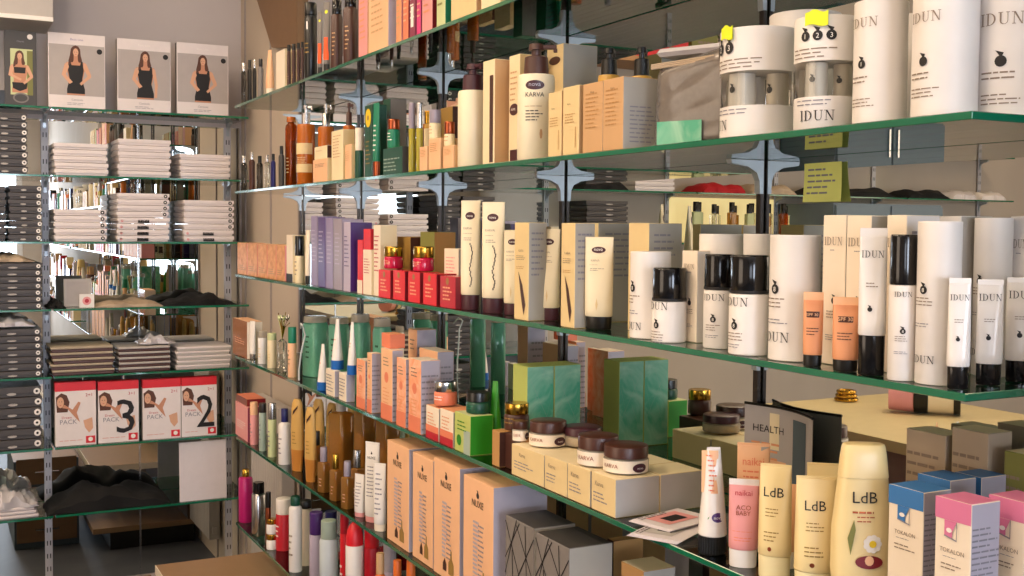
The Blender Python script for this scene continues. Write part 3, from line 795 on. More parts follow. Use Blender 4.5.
# the cream tubes with dark caps
for i, (a, b, v, o_, ft) in enumerate([(460, 480.5, 200.5, .012, True), (481, 505, 202, .01, True), (503, 522, 230, .03, False), (537, 560, 229, .03, False), (584, 613, 237, .018, False)]):
    pack('cream_tube', 'cream squeeze tube on a %s' % ['brown cap with black feather print, left of the pair', 'brown cap with black feather print and dark oval mark', 'brown cap half hidden behind the first gold carton', 'brown cap between the two gold feather cartons', 'dark cap standing alone left of the white drum'][i], 'tube', 'C', a, b, v, mk_tube, o_,
         body='cream_tube', cap='brown_red' if i < 4 else 'black', cap_h=.135, deco=d_karva_tube(ft), thick=.6, turn=.75, group='cream tubes with dark caps')
for i, (a, b, c, v, o_) in enumerate([(514, 528, 546, 222.5, .008), (560.5, 574, 594, 223, .008)]):
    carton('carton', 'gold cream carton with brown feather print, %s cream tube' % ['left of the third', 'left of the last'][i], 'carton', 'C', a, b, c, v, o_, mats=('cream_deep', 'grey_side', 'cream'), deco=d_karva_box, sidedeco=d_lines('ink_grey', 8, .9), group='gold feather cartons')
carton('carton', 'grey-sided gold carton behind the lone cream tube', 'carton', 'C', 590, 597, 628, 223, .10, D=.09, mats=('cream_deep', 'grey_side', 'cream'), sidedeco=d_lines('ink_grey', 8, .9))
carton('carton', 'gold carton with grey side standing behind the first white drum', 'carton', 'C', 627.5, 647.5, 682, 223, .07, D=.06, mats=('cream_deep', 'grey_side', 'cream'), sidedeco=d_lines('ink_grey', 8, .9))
pack('round_carton', 'white round drum carton left of the small black-capped jar', 'carton', 'C', 629.5, 670, 251.5, mk_drum, .008, deco=d_idun_round(1, .1, .58, .1), turn=-.05)
pack('cream_jar', 'white pot with tall black cap, smallest and leftmost of three', 'jar', 'C', 651.5, 686, 267.5, mk_pot, .004, cap='black_gloss', body='white', cap_h=.45, rim='ink_black', deco=d_idun_round(1, .8, .42, .12), turn=.15)
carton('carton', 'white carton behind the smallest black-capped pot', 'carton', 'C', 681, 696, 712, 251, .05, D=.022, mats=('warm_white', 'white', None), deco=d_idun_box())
pack('round_carton', 'white round drum carton behind the left large black-capped pot', 'carton', 'C', 698, 741, 234, mk_drum, .072, deco=d_idun_round(1, .12, .5, .1), turn=0)
pack('round_carton', 'white round drum carton behind the right large black-capped pot', 'carton', 'C', 742, 777, 234, mk_drum, .09, turn=0)
pack('cream_jar', 'white pot with tall black cap, left of the two large ones', 'jar', 'C', 703, 733, 254, mk_pot, .022, cap='black_gloss', body='white', cap_h=.38, rim='ink_black', deco=d_idun_round(1, .82, .5, .12), turn=.55)
pack('cream_jar', 'white pot with tall black cap, right of the two large ones', 'jar', 'C', 728.5, 768, 255, mk_pot, .004, cap='black_gloss', body='white', cap_h=.385, rim='ink_black', deco=d_idun_round(1, .8, .48, .12), turn=.1)
pack('round_carton', 'white round drum carton right of the black-capped pots', 'carton', 'C', 768.5, 818, 235, mk_drum, .012, deco=d_idun_round(1, .15, .57, .11), turn=.0)
def d_peach(p, s, r, h):
    p.text('IDUN', 0, h*.82, r*.42, s, 'peach_deep', r*1.5, serif=True)
    p.patch(-r*.75, r*.75, h*.66, h*.74, s, 'brown', 6, 1); p.text('SPF 30', 0, h*.68, r*.3, s, 'peach', r*1.2, lift=3)
    p.lines(0, h*.52, r*1.2, 3, h*.04, s, 'brown')
pack('cream_tube', 'small peach tube with clear crimp and black cap, left one', 'tube', 'C', 802.5, 822, 292, mk_tube, .004, body='peach_deep', cap='black', cap_h=.15, deco=d_peach, crimp=.11, crimpmat='peach', turn=.7, thick=.55)
pack('cream_tube', 'small peach tube with clear crimp and black cap, right one', 'tube', 'C', 832, 858, 297, mk_tube, .004, body='peach_deep', cap='black', cap_h=.15, deco=d_peach, crimp=.11, crimpmat='peach', turn=.7, thick=.55)
carton('carton', 'tall warm white carton behind the left peach tube', 'carton', 'C', 820.5, 843, 846, 215, .045, D=.045, mats=('warm_white', 'grey_side', None), deco=d_idun_box())
carton('carton', 'tall warm white carton behind the right peach tube', 'carton', 'C', 843.8, 868, 884, 215.5, .045, D=.045, mats=('warm_white', 'grey_side', None), deco=d_idun_box())
def d_bb(p, s, r, h):
    p.text('IDUN', 0, h*.80, r*.5, s, 'ink_black', r*1.6, serif=True)
    p.lines(0, h*.63, r*.9, 2, h*.022, s, 'ink_soft'); plum(p, -r*.15, h*.45, r*.17, s)
pack('cream_tube', 'long pearly white tube on a tall black cap', 'tube', 'C', 857, 884.5, 228, mk_tube, .004, body='white_gloss', cap='black_gloss', cap_h=.27, deco=d_bb, crimp=.06, turn=.75, thick=.6, top_w=.95)
carton('carton', 'tall white carton behind the black-topped pen bottle', 'carton', 'C', 883.5, 903, 915, 215, .05, D=.05, mats=('warm_white', 'white', None), deco=d_idun_box(), sidedeco=d_lines('ink_grey', 12, .9))
pack('bottle', 'slim white round bottle with a tall black cap', 'bottle', 'C', 887.5, 914.5, 234.5, mk_pot, .006, cap='black_gloss', body='white', cap_h=.345, deco=d_idun_round(1, .88, .52, .1), turn=.8)
pack('round_carton', 'tall white round drum carton between slim bottle and small tubes', 'carton', 'C', 915.5, 957.5, 221.5, mk_drum, .012, deco=d_idun_round(1, .13, .58, .1), turn=.0)
for i, (a, b, v, x_, y_) in enumerate([(946, 969, 278, .012, None), (974.5, 1001.5, 279.5, .06, None), (1004, 1034, 277.5, .11, None)]):
    pack('cream_tube', 'small white tube with black cap, %s of the three at the near shelf end' % ['leftmost', 'middle', 'rightmost'][i], 'tube', 'C', a, b, v, mk_tube, [.008, .058, .108][i], body='white_gloss', cap='black_gloss', cap_h=.2, deco=d_bb, crimp=.05, turn=.85, thick=.6, top_w=.9, cap_w=.88, group='small white tubes with black caps')
pack('round_carton', 'white round drum carton standing behind the middle small tube', 'carton', 'C', 972, 1008, 218, mk_drum, .12, deco=d_idun_round(1, .13, .6, .1), turn=0)
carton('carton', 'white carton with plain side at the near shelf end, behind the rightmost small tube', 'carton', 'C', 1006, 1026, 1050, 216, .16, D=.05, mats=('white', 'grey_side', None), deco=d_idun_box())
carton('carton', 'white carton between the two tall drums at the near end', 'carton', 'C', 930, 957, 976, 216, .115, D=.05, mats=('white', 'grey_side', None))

# =================================================================== SHELF B
for i, (a, b, v, m, c, o_) in enumerate([(240.5, 247.5, 156, 'clear_dark', 'silver', .01), (249, 255, 152, 'brown', 'silver', .008), (256.5, 263, 156, 'clear_dark', 'black', .012), (264.5, 270, 155, 'clear', 'silver', .01), (270.8, 275.8, 154, 'navy', 'black', .008), (278.5, 284.5, 146, 'dark_grey', 'black', .01)]):
    pack('bottle', 'small %s bottle, %s at the far end of the amber bottle shelf' % (['smoky square', 'dark brown', 'smoky', 'clear', 'navy', 'dark grey'][i], ['first', 'second', 'third', 'fourth', 'fifth', 'sixth'][i]), 'bottle', 'B', a, b, v, mk_bottle, o_, body=m, cap=c, cap_h=.2, n=4, b=.7, cap_r=.6)
pack('bottle', 'tall amber bottle, leftmost of the amber bottles', 'bottle', 'B', 285.5, 297, 117, mk_bottle, .03, body='amber', cap='amber_solid', cap_h=.08, n=4, b=.8, liquid='amber_solid', cap_r=.8, deco=rows('cream_deep', .2, .5, 5))
def d_am(p, s, r, h):
    p.patch(-r*1.1, r*1.2, h*.5, h*.68, s, 'cream_deep', 8, 2); p.patch(-r*1.1, r*1.2, h*.2, h*.34, s, 'cream_deep', 8, 2); p.lines(0, h*.45, r*1.4, 4, h*.03, s, 'cream_deep')
pack('pump_bottle', 'amber pump bottle with silver collar and stacked cream labels', 'bottle', 'B', 297, 315, 105, mk_pump, .01, body='amber_solid', cap='silver', body_h=.76, deco=d_am, turn=.8)
pack('pump_bottle', 'amber pump bottle with silver collar behind the small cream cartons', 'bottle', 'B', 318, 334, 104, mk_pump, .05, body='amber_solid', cap='silver', body_h=.72, turn=.6, deco=band('black', .35, .5, 1.8))
pack('pump_bottle', 'amber pump bottle with dark pump head under the shelf bracket', 'bottle', 'B', 343, 355, 103, mk_pump, .06, body='amber_solid', cap='brown', body_h=.72, turn=.6, deco=band('cream', .3, .5, 1.8))
c1 = carton('carton', 'low cream carton in front of the amber pump bottles', 'carton', 'B', 313, 327, 330, 158, .006, D=.03, mats=('peach', 'cream_deep', 'cream'), deco=d_lines('ink_soft', 3, .8))
carton('carton', 'small cream and brown carton on the low cream carton', 'carton', 'B', 314.5, 327, 329, 145, .008, D=.025, z0=c1['top']+.0005, mats=('cream', 'brown', 'cream_deep'), deco=d_lines('tan_dark', 2, .7))
carton('carton', 'tall cream carton standing between amber bottles', 'carton', 'B', 331.5, 343, 346, 129, .01, D=.03, mats=('cream', 'cream_deep', None), deco=d_lines('tan', 8, .9))
carton('carton', 'short peach carton left of the green tubes', 'carton', 'B', 345, 351, 354, 144, .008, D=.025, mats=('peach', 'cream_deep', None), deco=d_lines('tan', 5, .8))
pack('bottle', 'slim bottle with white stripe and green foot', 'bottle', 'B', 355, 364, 128, mk_pot, .008, body='green_dark', cap='warm_white', cap_h=.45)
def d_sun(p, s, L, H):
    p.disc(0, H*.82, L*.36, s, 'yellow', 18, H*.13); p.disc(0, H*.82, L*.12, s, 'ink_gold', 10, lift=2); p.lines(0, H*.5, L*.6, 6, H*.06, s, 'ink_gold')
carton('carton', 'dark green carton with a yellow disc', 'carton', 'B', 364.5, 372, 374, 104, .01, D=.035, mats=('green_dark', 'green_dark', None), deco=d_sun)
pack('cream_tube', 'bright green tube with rosy copper cap beside the yellow-disc carton', 'tube', 'B', 372, 381, 103, mk_tube, .006, body='green_teal', cap='copper', cap_h=.2, thick=.7, deco=rows('ink_white', .3, .7, 6, 1.0))
carton('carton', 'tall dark green carton behind the bright green tube', 'carton', 'B', 383, 390, 407, 98, .06, D=.04, mats=('green_dark', 'mid_grey', 'green_teal'))
gb = carton('carton', 'low green carton with striped print under the small green jar', 'carton', 'B', 383, 402, 407, 146, .006, D=.045, mats=('green_dark', 'dark_grey', 'cream'), deco=d_lines('sage_cap', 4, .6, .9, .14))
pack('cream_jar', 'small green jar with copper lid on the low green carton', 'jar', 'B', 387.5, 400, 119.5, mk_jar, .008, z0=gb['top']+.0008, body='green_teal', fill='green_dark', lid='copper', lid_h=.35, deco=rows('ink_white', .3, .8, 3))
pack('bottle', 'yellow-green bottle with tall clear cap', 'bottle', 'B', 408.5, 415.5, 103, mk_pot, .006, body='yellow_green', cap='mauve_silver', cap_h=.37)
pack('bottle', 'yellow-green bottle with shining silver cap, right of its clear-capped neighbour', 'bottle', 'B', 416, 423, 103, mk_pot, .006, body='yellow_green', cap='silver', cap_h=.37)
c2 = [carton('carton', 'pale pinkish carton, %s in the low row left of the white pump bottle' % q, 'carton', 'B', a, b, c, v, .006, D=.04, mats=('peach', 'tan', 'cream'), deco=d_lines('tan_dark', 5, .85)) for a, b, c, v, q in [(419.5, 427, 428, 146, 'first'), (428.5, 440, 442, 137.5, 'second and tallest'), (443, 453, 456, 145, 'third')]]
pack('cream_jar', 'gold jar with cream label behind the low pale cartons', 'jar', 'B', 424, 434, 121, mk_jar, .05, z0=None, body='gold_solid', fill='gold_solid', lid='gold', lid_h=.2, H=.13, deco=band('cream', .5, .9))
pack('cream_jar', 'jar with pale label and metallic lid on the tallest low carton', 'jar', 'B', 429, 441, 110, mk_jar, .008, z0=c2[1]['top']+.0008, body='cream', fill='cream', lid='mauve_silver', lid_h=.45, deco=rows('tan', .2, .8, 3))
pack('cream_jar', 'jar with cream label and copper lid on the third low carton', 'jar', 'B', 444, 455, 122, mk_jar, .008, z0=c2[2]['top']+.0008, body='cream', fill='cream', lid='copper', lid_h=.5, deco=rows('tan', .2, .8, 2))
carton('carton', 'tall gold carton behind the jars left of the white pump bottle', 'carton', 'B', 440, 452, 462, 106, .09, D=.05, mats=('ink_gold', 'brown', 'gold_solid'))
def d_pumpK(p, s, r, h):
    p.disc(0, h*.86, r*.52, s, 'brown_red', 22, h*.055); p.text('nova', 0, h*.845, r*.24, s, 'lilac_side', r*.75, lift=4)
    p.text('KARVA', 0, h*.725, h*.055, s, 'ink', r*1.0)
    p.lines(0, h*.62, r*1.1, 1, h*.02, s, 'ink_gold', h*.006); p.lines(0, h*.57, r*1.0, 4, h*.035, s, 'ink', h*.012)
    p.disc(r*.35, h*.3, r*.08, s, 'tan', 8, h*.06)
pack('pump_bottle', 'white pump bottle with dark brown pump, blank side turned outwards', 'bottle', 'B', 457.5, 488, 64, mk_pump, .008, body='cream_tube', cap='brown_red', body_h=.74, deco=lambda p, s, r, h: (p.disc(-r*.9, h*.85, r*.22, s, 'brown_red', 16, h*.04)), turn=.1, collar=.72)
carton('carton', 'tall cream carton with tan side between the two cream pump bottles', 'carton', 'B', 482.5, 494, 509, 58.5, .02, mats=('cream', 'tan', 'cream_deep'), D=.05, deco=lambda p, s, L, H: p.patch(L*.1, L*.4, H*.02, H*.85, s, 'brown', 2))
def d_ovalbox(p, s, L, H):
    p.lines(0, H*.85, L*.7, 6, H*.05, s, 'tan'); p.disc(0, H*.5, L*.42, s, 'brown_red', 20, H*.055); p.text('nova', 0, H*.49, L*.15, s, 'ink_white', lift=4); p.patch(-L*.35, L*.4, 0, H*.13, s, 'brown_red', 2)
carton('carton', 'tall cream carton with dark oval mark left of the dark-pumped bottle', 'carton', 'B', 508.5, 519, 531, 53.5, .045, D=.05, mats=('cream', 'cream_deep', None), deco=d_ovalbox)
pack('pump_bottle', 'cream pump bottle with dark oval mark and large dark pump', 'bottle', 'B', 517, 554, 44, mk_pump, .006, body='cream_tube', cap='brown', body_h=.735, deco=d_pumpK, turn=1.0, collar=.68)
carton('carton', 'tall golden carton with brown mark behind the slim gold cartons', 'carton', 'B', 546, 562, 597, 43, .11, D=.07, mats=('cream_deep', 'grey_side', 'tan'), sidedeco=d_lines('ink_grey', 3, .4), deco=lambda p, s, L, H: p.disc(0, H*.87, L*.35, s, 'brown', 16, H*.035))
for i, (a, b, c, v) in enumerate([(548, 561, 562, 90.5), (562.5, 578.5, 582.5, 84.5)]):
    carton('carton', 'slim gold cream carton right of the dark-pumped bottle, %s one' % ['left', 'right'][i], 'carton', 'B', a, b, c, v, .006, D=.04, mats=('cream_deep', 'tan', 'cream'), deco=lambda p, s, L, H: (p.text('Karva', -L*.1, H*.73, H*.03, s, 'ink', L*.5), p.lines(0, H*.6, L*.7, 4, H*.04, s, 'tan_dark'), p.patch(L*.28, L*.33, H*.1, H*.4, s, 'tan_dark', 1)))
for i, (a, b, c, v) in enumerate([(582.5, 602, 603, 80.5), (602.5, 622.5, 652, 76)]):
    carton('carton', 'tan carton with fine print, %s' % ['left half of the tan pair', 'with a grey near side, right half of the tan pair'][i], 'carton', 'B', a, b, c, v, .006, D=.075, mats=('tan', 'grey_side', 'cream_deep'), deco=d_lines('tan_dark', 9, .85, .7, .06, 'Karva', .03, 'ink'), sidedeco=d_lines('ink_grey', 9, .6))
pack('pump_bottle', 'bottle with black pump head behind the tan cartons, left one', 'bottle', 'B', 597, 619, 48, mk_pump, .12, body='gold_solid', cap='black', body_h=.76, turn=2.2, collar=.75)
pack('pump_bottle', 'bottle with black pump head behind the tan cartons, right one', 'bottle', 'B', 630, 651, 47, mk_pump, .13, body='gold_solid', cap='black', body_h=.74, turn=2.2, collar=.75)
# bagged grey towel
def towel():
    y0, y1 = y_at(647, XF+.03, top('B')), y_at(716, XF+.06, top('B'))
    y = (y0+y1)/2; x = XF+.085
    root = empty('bagged_towel', (x, y, top('B')), FACE+.42)
    W = .15; H = z_at(56, x-.03, y)-top('B')
    def cushion(p, W, T, H, mat, wob, lean=0.0, n=22, top_=None):
        V = []; F = []
        for j in range(n+1):
            for i in range(n+1):
                s = i/n-.5; t = j/n
                f = (1-(2*abs(s))**7)*(1-max(0, (t-.85)/.15)**2*.75)*(1-max(0, (.06-t)/.06)*.3)
                f = max(0, f)
                V.append((s*W*(1-.05*t), -T*f-wob*math.sin(11*s+5*t)-wob*.6*math.sin(23*t-9*s), t*(H+(lean*s if t > .5 else 0))))
        k = len(V); V += [(a, -b, c) for a, b, c in V]
        for j in range(n):
            for i in range(n):
                a = j*(n+1)+i; F += [(a, a+1, a+n+2, a+n+1), (k+a, k+a+n+1, k+a+n+2, k+a+1)]
        p.add(V, F, mat)
    p = Part(); cushion(p, W*.95, .03, H, 'cloth_grey', .0012, .03)
    for k in range(3): p.tube([(-W*.45, -.0315, H*(.93-.02*k)), (0, -.032, H*(.955-.02*k)), (W*.43, -.0315, H*(.985-.02*k))], .0016, 'cloth_beige', 6)
    p.build('folded_towel', root)
    q = Part(); cushion(q, W*1.03, .0345, H*1.05, 'poly_bag', .0006, .035)
    q.box(0, 0, H*1.03, W*.9, .05, H*.09, 'plastic_bag', ch=.006)
    q.build('plastic_bag', root)
    l = Part(); l.box(-.018, -.0385, .001, .07, .001, .034, 'teal_watercolour'); l.build('label_card', root, smooth=False)
    tag(root, 'grey-beige folded towel in a clear plastic bag with a teal card', 'towel')
towel()
# clear round gift sets
def mk_set(root, r, h, text_=True):
    b = Part(); hb = h*.285
    b.loft([(0, r*.98), (.001, r), (hb, r), (hb+.0005, r*.97)], 'white', 44)
    s = round_(r); b.text('IDUN', r*.1 if text_ else -r*.6, hb*.25, hb*.32, s, 'ink_black', None, serif=True); b.lines(0, hb*.9, r*1.3, 2, hb*.12, s, 'ink_grey')
    b.build('base_drum', root)
    l = Part(); z0 = h*.6
    l.loft([(z0, r*1.02), (h-.001, r*1.02), (h, r)], 'white', 44); s = round_(r*1.02)
    for k in (-1, 0, 1): plum(l, r*.1+k*r*.42 if text_ else -r*.5+k*r*.4, z0+(h-z0)*.55, r*.16, s, str(k+2))
    l.lines(0, z0+(h-z0)*.28, r*1.7, 3, (h-z0)*.09, s, 'ink_soft'); l.build('lid_drum', root)
    c = Part(); c.loft([(hb, r*.985), (z0, r*.985)], 'clear', 40, False, False); c.build('clear_sleeve', root)
    for k, (a, rr, col) in enumerate([(2.6, .34, 'white'), (4.5, .36, 'white_gloss'), (.4, .3, 'warm_white')]):
        q = Part(); q.loft([(hb+.001, r*rr), (z0-.001, r*rr*.96)], col, 24, cx=r*.52*math.cos(a), cy=r*.52*math.sin(a))
        sf = lambda ss, z, e, a=a, rr=rr: (r*.52*math.cos(a)+(r*rr+e)*math.sin(ss/(r*rr)), r*.52*math.sin(a)-(r*rr+e)*math.cos(ss/(r*rr)), z)
        plum(q, 0, (hb+z0)/2, r*.09, sf); q.build('mini_bottle', root)
s1 = pack('gift_set', 'round clear-waisted gift drum, left of the pair', 'gift set', 'B', 720, 795, 32, mk_set, .006, turn=.14, text_=False)
s2 = pack('gift_set', 'round clear-waisted gift drum with three black fruit marks, right of the pair', 'gift set', 'B', 794, 856, 20, mk_set, .006, turn=.45, text_=True)
def sticker(x, y, z, w, h, label, rz):
    p = Part(); V = []; F = []
    for i in range(7):
        s = i/6-.5; V += [(s*w, -.0012-.003*s*s*4*(0), -h*.5+.1*h*math.sin(i)), (s*w, -.0012, h*.5-.12*h*math.cos(i*1.3))]
    V2 = [(a, b+.001, c) for a, b, c in V]
    n = len(V)
    for i in range(6): F += [(2*i, 2*i+2, 2*i+3, 2*i+1), (n+2*i, n+2*i+1, n+2*i+3, n+2*i+2)]
    p.add(V+V2, F, 'neon_yellow'); o = p.build('price_sticker'); o.location = (x, y, z); o.rotation_euler = (0, 0, rz)
    tag(o, label, 'sticker')
for s_, u, v, w_, l in [(s1, 727, 33, .021, 'neon yellow sticker on the left gift drum lid'), (s2, 816, 18, .026, 'neon yellow sticker on the right gift drum lid')]:
    cx, cy_, _ = s_.location; r_ = [c for c in s_.children if c.name.startswith('lid_drum')][0].dimensions.x/2
    # point on the drum side seen in that column
    best = None
    for k in range(-80, 81):
        a = PI*1.25+k*.02; x = cx+(r_+.002)*math.cos(a); y = cy_+(r_+.002)*math.sin(a); q = (Vector((x, y, 1.7))-CAM); uu = 512+FPX*q.dot(Rv)/q.dot(Fv)
        if q.x*math.cos(a)+q.y*math.sin(a) < 0 and (best is None or abs(uu-u) < best[0]): best = (abs(uu-u), x, y, a)
    _, x, y, a = best; sticker(x, y, z_at(v, x, y), w_, .016, l, a+PI/2)
pack('round_carton', 'white round drum behind and above the gift drums', 'carton', 'B', 768, 838, -20, mk_drum, .115, H=.17, turn=.2)
pack('round_carton', 'large white drum bottle right of the gift drums, mark at its left edge', 'bottle', 'B', 853, 905, 3, mk_drum, .008, deco=lambda p, s, r, h: (p.text('IDUN', 0, h*.78, r*.36, s, 'ink_soft', None, serif=True), plum(p, -.0, h*.48, r*.17, s, '1'), p.lines(0, h*.38, r*1.1, 2, r*.17, s, 'ink_soft'), p.lines(0, h*.2, r*1.1, 3, r*.13, s, 'ink_soft')), turn=.05)
pack('round_carton', 'narrow white bottle half hidden between two large white drums', 'bottle', 'B', 899, 920, 15, mk_drum, .12, turn=-.1, deco=d_idun_round(1, .6, .4, .1))
pack('round_carton', 'large white drum with fruit mark at its left edge, second from the near shelf end', 'carton', 'B', 912, 975, -40, mk_drum, .006, H=.155, deco=lambda p, s, r, h: (p.text('IDUN', 0, h*.60, r*.32, s, 'ink_soft', None, serif=True), plum(p, 0, h*.35, r*.15, s), p.lines(0, h*.28, r*1.1, 2, r*.15, s, 'ink_soft'), p.lines(0, h*.18, r*1.1, 3, r*.12, s, 'ink_soft')), turn=.05)
pack('round_carton', 'large white drum nearest to the camera, at the end of the shelf', 'carton', 'B', 973, 1043, -50, mk_drum, .066, H=.17, deco=lambda p, s, r, h: (p.text('IDUN', 0, h*.53, r*.34, s, 'ink_soft', None, serif=True), plum(p, 0, h*.32, r*.16, s), p.lines(0, h*.26, r*1.1, 2, r*.15, s, 'ink_soft'), p.lines(0, h*.13, r*1.1, 3, r*.12, s, 'ink_soft')), turn=.45)
# note hanging under the shelf against the mirror
def note():
    y1, z1 = wall_pt(808, 164); y0, _ = wall_pt(845, 164); _, z0 = wall_pt(826, 202)
    p = Part(); V = []; F = []; n = 10
    for i in range(n+1):
        t = i/n; z = z1+(z0-z1)*t; x = -.006-.004*t*t
        V += [(x, y1-.002*t, z), (x, y0-.004*t, z)]
    for i in range(n): F.append((2*i, 2*i+1, 2*i+3, 2*i+2))
    V2 = [(a-.0006, b, c) for a, b, c in V]; m_ = len(V)
    p.add(V+V2, F+[tuple(m_+k for k in f)[::-1] for f in F], 'note_yellow')
    def sf(s, z, e): t = (z-z1)/(z0-z1); return (-.0068-e-.004*t*t, (y0+y1)/2-s, z)
    p.lines(0, z1-(z1-z0)*.15, (y1-y0)*.75, 5, (z1-z0)*.15, sf, 'ink_grey')
    o = p.build('paper_note'); tag(o, 'pale yellow paper note hanging below the gift drums', 'note')
note()

# =================================================================== SHELF A (top)
for i, (a, b, v, m, c, nm) in enumerate([(241, 246.5, 63, 'clear_dark', 'silver', 'smoky'), (247.5, 252, 60, 'black', 'black', 'black'), (252.5, 256.5, 60, 'black', 'silver', 'black silver-capped'), (258, 263.5, 59, 'mid_grey', 'black', 'grey')]):
    pack('bottle', 'small %s bottle, far corner of the topmost glass shelf, %s from left' % (nm, ['first', 'second', 'third', 'fourth'][i]), 'bottle', 'A', a, b, v, mk_bottle, .01, body=m, cap=c, cap_h=.2, n=4, b=.7, cap_r=.7)
pack('cream_tube', 'skin-coloured rounded tube beside the white carton on the topmost shelf', 'tube', 'A', 264.5, 275.5, 50, mk_tube, .008, body='peach', cap='warm_white', cap_h=.15, top_w=.5)
carton('carton', 'white carton on the topmost shelf left of the dark bottles', 'carton', 'A', 276, 284.5, 287, 48.5, .01, D=.04, mats=('warm_white', 'cream', None))
for i, (a, b, v) in enumerate([(287, 291, 45), (291.6, 296, 44), (296.6, 300.2, 43), (300.8, 304, 42)]):
    pack('bottle', 'thin dark brown bottle, %s of four on the topmost shelf' % ['leftmost', 'second', 'third', 'rightmost'][i], 'bottle', 'A', a, b, v, mk_bottle, .01, body='brown', cap='black', cap_h=.15, neck=.8, deco=rows('tan', .1, .4, 4), group='thin brown bottles')
pack('bottle', 'tall black-brown bottle with small white mark on the topmost shelf', 'bottle', 'A', 304.5, 317, 3, mk_bottle, .01, body='black', cap='black', cap_h=.16, neck=.85, sh_h=.06, deco=lambda p, s, r, h: (p.patch(-r*.1, r*.2, h*.82, h*.95, s, 'ink_white', 2), p.lines(0, h*.6, r, 3, h*.07, s, 'ink_gold')), turn=.6)
def d_orange(p, s, r, h):
    p.patch(-r*.9, r*.9, h*.18, h*.5, s, 'orange_neon', 8); p.disc(0, h*.86, r*.5, s, 'neon_yellow', 14)
for i, (a, b, v) in enumerate([(317.5, 322.5, 12), (323, 330.5, 2)]):
    pack('bottle', 'dark tube with neon orange tag and yellow dot, %s one' % ['slim left', 'wider right'][i], 'bottle', 'A', a, b, v, mk_tube, .01, body='mid_grey', cap='black', cap_h=.12, deco=d_orange, turn=.6)
for i, (a, b, o_) in enumerate([(331.5, 342, .012), (344, 357, .01)]):
    pack('bottle', 'tall glossy dark brown bottle, %s before the peach cartons' % ['first', 'second'][i], 'bottle', 'A', a, b, -30, mk_bottle, o_, H=.17, body='brown', cap='black_gloss', cap_h=.2, neck=.8, sh_h=.05, deco=d_lines('tan', 6, .7, .8, .08), n=3, turn=.6)
for i, (a, b, c, m, sd, dm, H_, q) in enumerate([(358.5, 367, 368, 'pink', 'peach', 'peach_deep', .19, 'slim rosy carton left of the wide peach one'), (368.5, 388, 395, 'peach', 'lilac_side', 'tan', .2, 'wide peach carton with lilac side'),
        (396, 401, 402, 'peach_deep', 'pink', 'tan', .18, 'narrow orange-pink carton right of the wide peach one'), (403, 408, 409, 'coral', 'red_dark', 'peach', .18, 'narrow coral carton'), (409.5, 415, 416, 'plum', 'plum', 'ink_white', .18, 'plum carton with a white patch'),
        (416.5, 420.5, 421.5, 'pink_hot', 'plum', 'peach', .17, 'narrow magenta-pink carton'), (422, 432, 434, 'pink', 'red_dark', 'peach_deep', .18, 'pink carton with rosy print'), (436.5, 445, 450, 'green_pale', 'green_teal', 'olive', .19, 'pale green carton with bright green side'),
        (451, 476, 480, 'cream_deep', 'tan', 'olive', .19, 'wide golden carton'), (481, 500, 516, 'cream', 'tan', 'tan', .19, 'cream carton at the near end of the goods')]):
    carton('carton', q+' on the topmost shelf', 'carton', 'A', a, b, c, 0, .008, D=.05, H=H_, mats=(m, sd, None), deco=(lambda p, s, L, H, dm=dm: (p.lines(0, H*.8, L*.7, 9, H*.07, s, dm), p.patch(-L*.25, L*.25, H*.12, H*.35, s, 'ink_white', 2) if dm == 'ink_white' else None)))
for i, (u, v_, m) in enumerate([(540, 1, 'green_dark'), (600, 1, 'gold_solid')]):
    pack('bottle', ['dark green', 'golden'][i]+' bottle seen from below through the topmost glass shelf', 'bottle', 'A', u, u+22, 0, mk_bottle, .08, H=.15, body=m, cap='black')
# =================================================================== SHELF D
carton('carton', 'pale peach clear-fronted box at the far end of the teal bottle shelf', 'carton', 'D', 233, 247, 249, 322, .01, D=.05, mats=('peach_clear', 'warm_white', 'peach'), deco=d_lines('peach_deep', 3, .5))
pack('cream_tube', 'pale silvery white tube, far left among the teal bottles', 'tube', 'D', 248.5, 257, 321, mk_tube, .01, body='white_gloss', cap='silver', cap_h=.15)
for i, (a, b, v, m, l) in enumerate([(258, 267, 331, 'white_gloss', 'milky bottle with wide clear top'), (267.5, 276.5, 333, 'cream', 'cream bottle with pale lid')]):
    pack('bottle', l+' near the far end of the teal bottle shelf', 'bottle', 'D', a, b, v, mk_pot, .01, body=m, cap='frost' if i == 0 else 'green_pale', cap_h=.2, deco=rows('cream_deep', .2, .6, 4))
# perfume bottle with wired flower stopper
def mk_flower(root, r, h):
    b = Part(); b.loft([(0, r*.9, r*.6, 4), (.002, r, r*.7, 4), (h*.5, r, r*.7, 4), (h*.55, r*.3, r*.3)], 'clear', 24); b.build('body', root)
    q = Part(); rn = random.Random(8)
    for k in range(16):
        a = rn.uniform(0, 2*PI); t = rn.uniform(.2, 1); R_ = r*1.9
        q.tube([(0, 0, h*.55), (R_*.4*math.cos(a)*t, R_*.4*math.sin(a)*t, h*.75), (R_*math.cos(a)*t, R_*math.sin(a)*t, h*(.8+.2*rn.random()))], r*.1, 'gold' if k % 3 else 'green_pale', 5)
        q.loft([(h*.86, r*.05), (h*.9, r*.28), (h*.95, r*.05)], 'green_pale' if k % 2 else 'silver', 8, cx=R_*.8*math.cos(a)*t, cy=R_*.8*math.sin(a)*t)
    q.build('flower_stopper', root)
pack('perfume_bottle', 'clear perfume bottle with a bushy wired flower stopper', 'perfume', 'D', 277.5, 287, 312, mk_flower, .01)
pack('bottle', 'slim peach bottle with bright green cap beside the teal bottles', 'bottle', 'D', 288, 296.5, 327, mk_pot, .006, body='peach', cap='green_teal', cap_h=.32, deco=rows('ink_soft', .3, .8, 4))
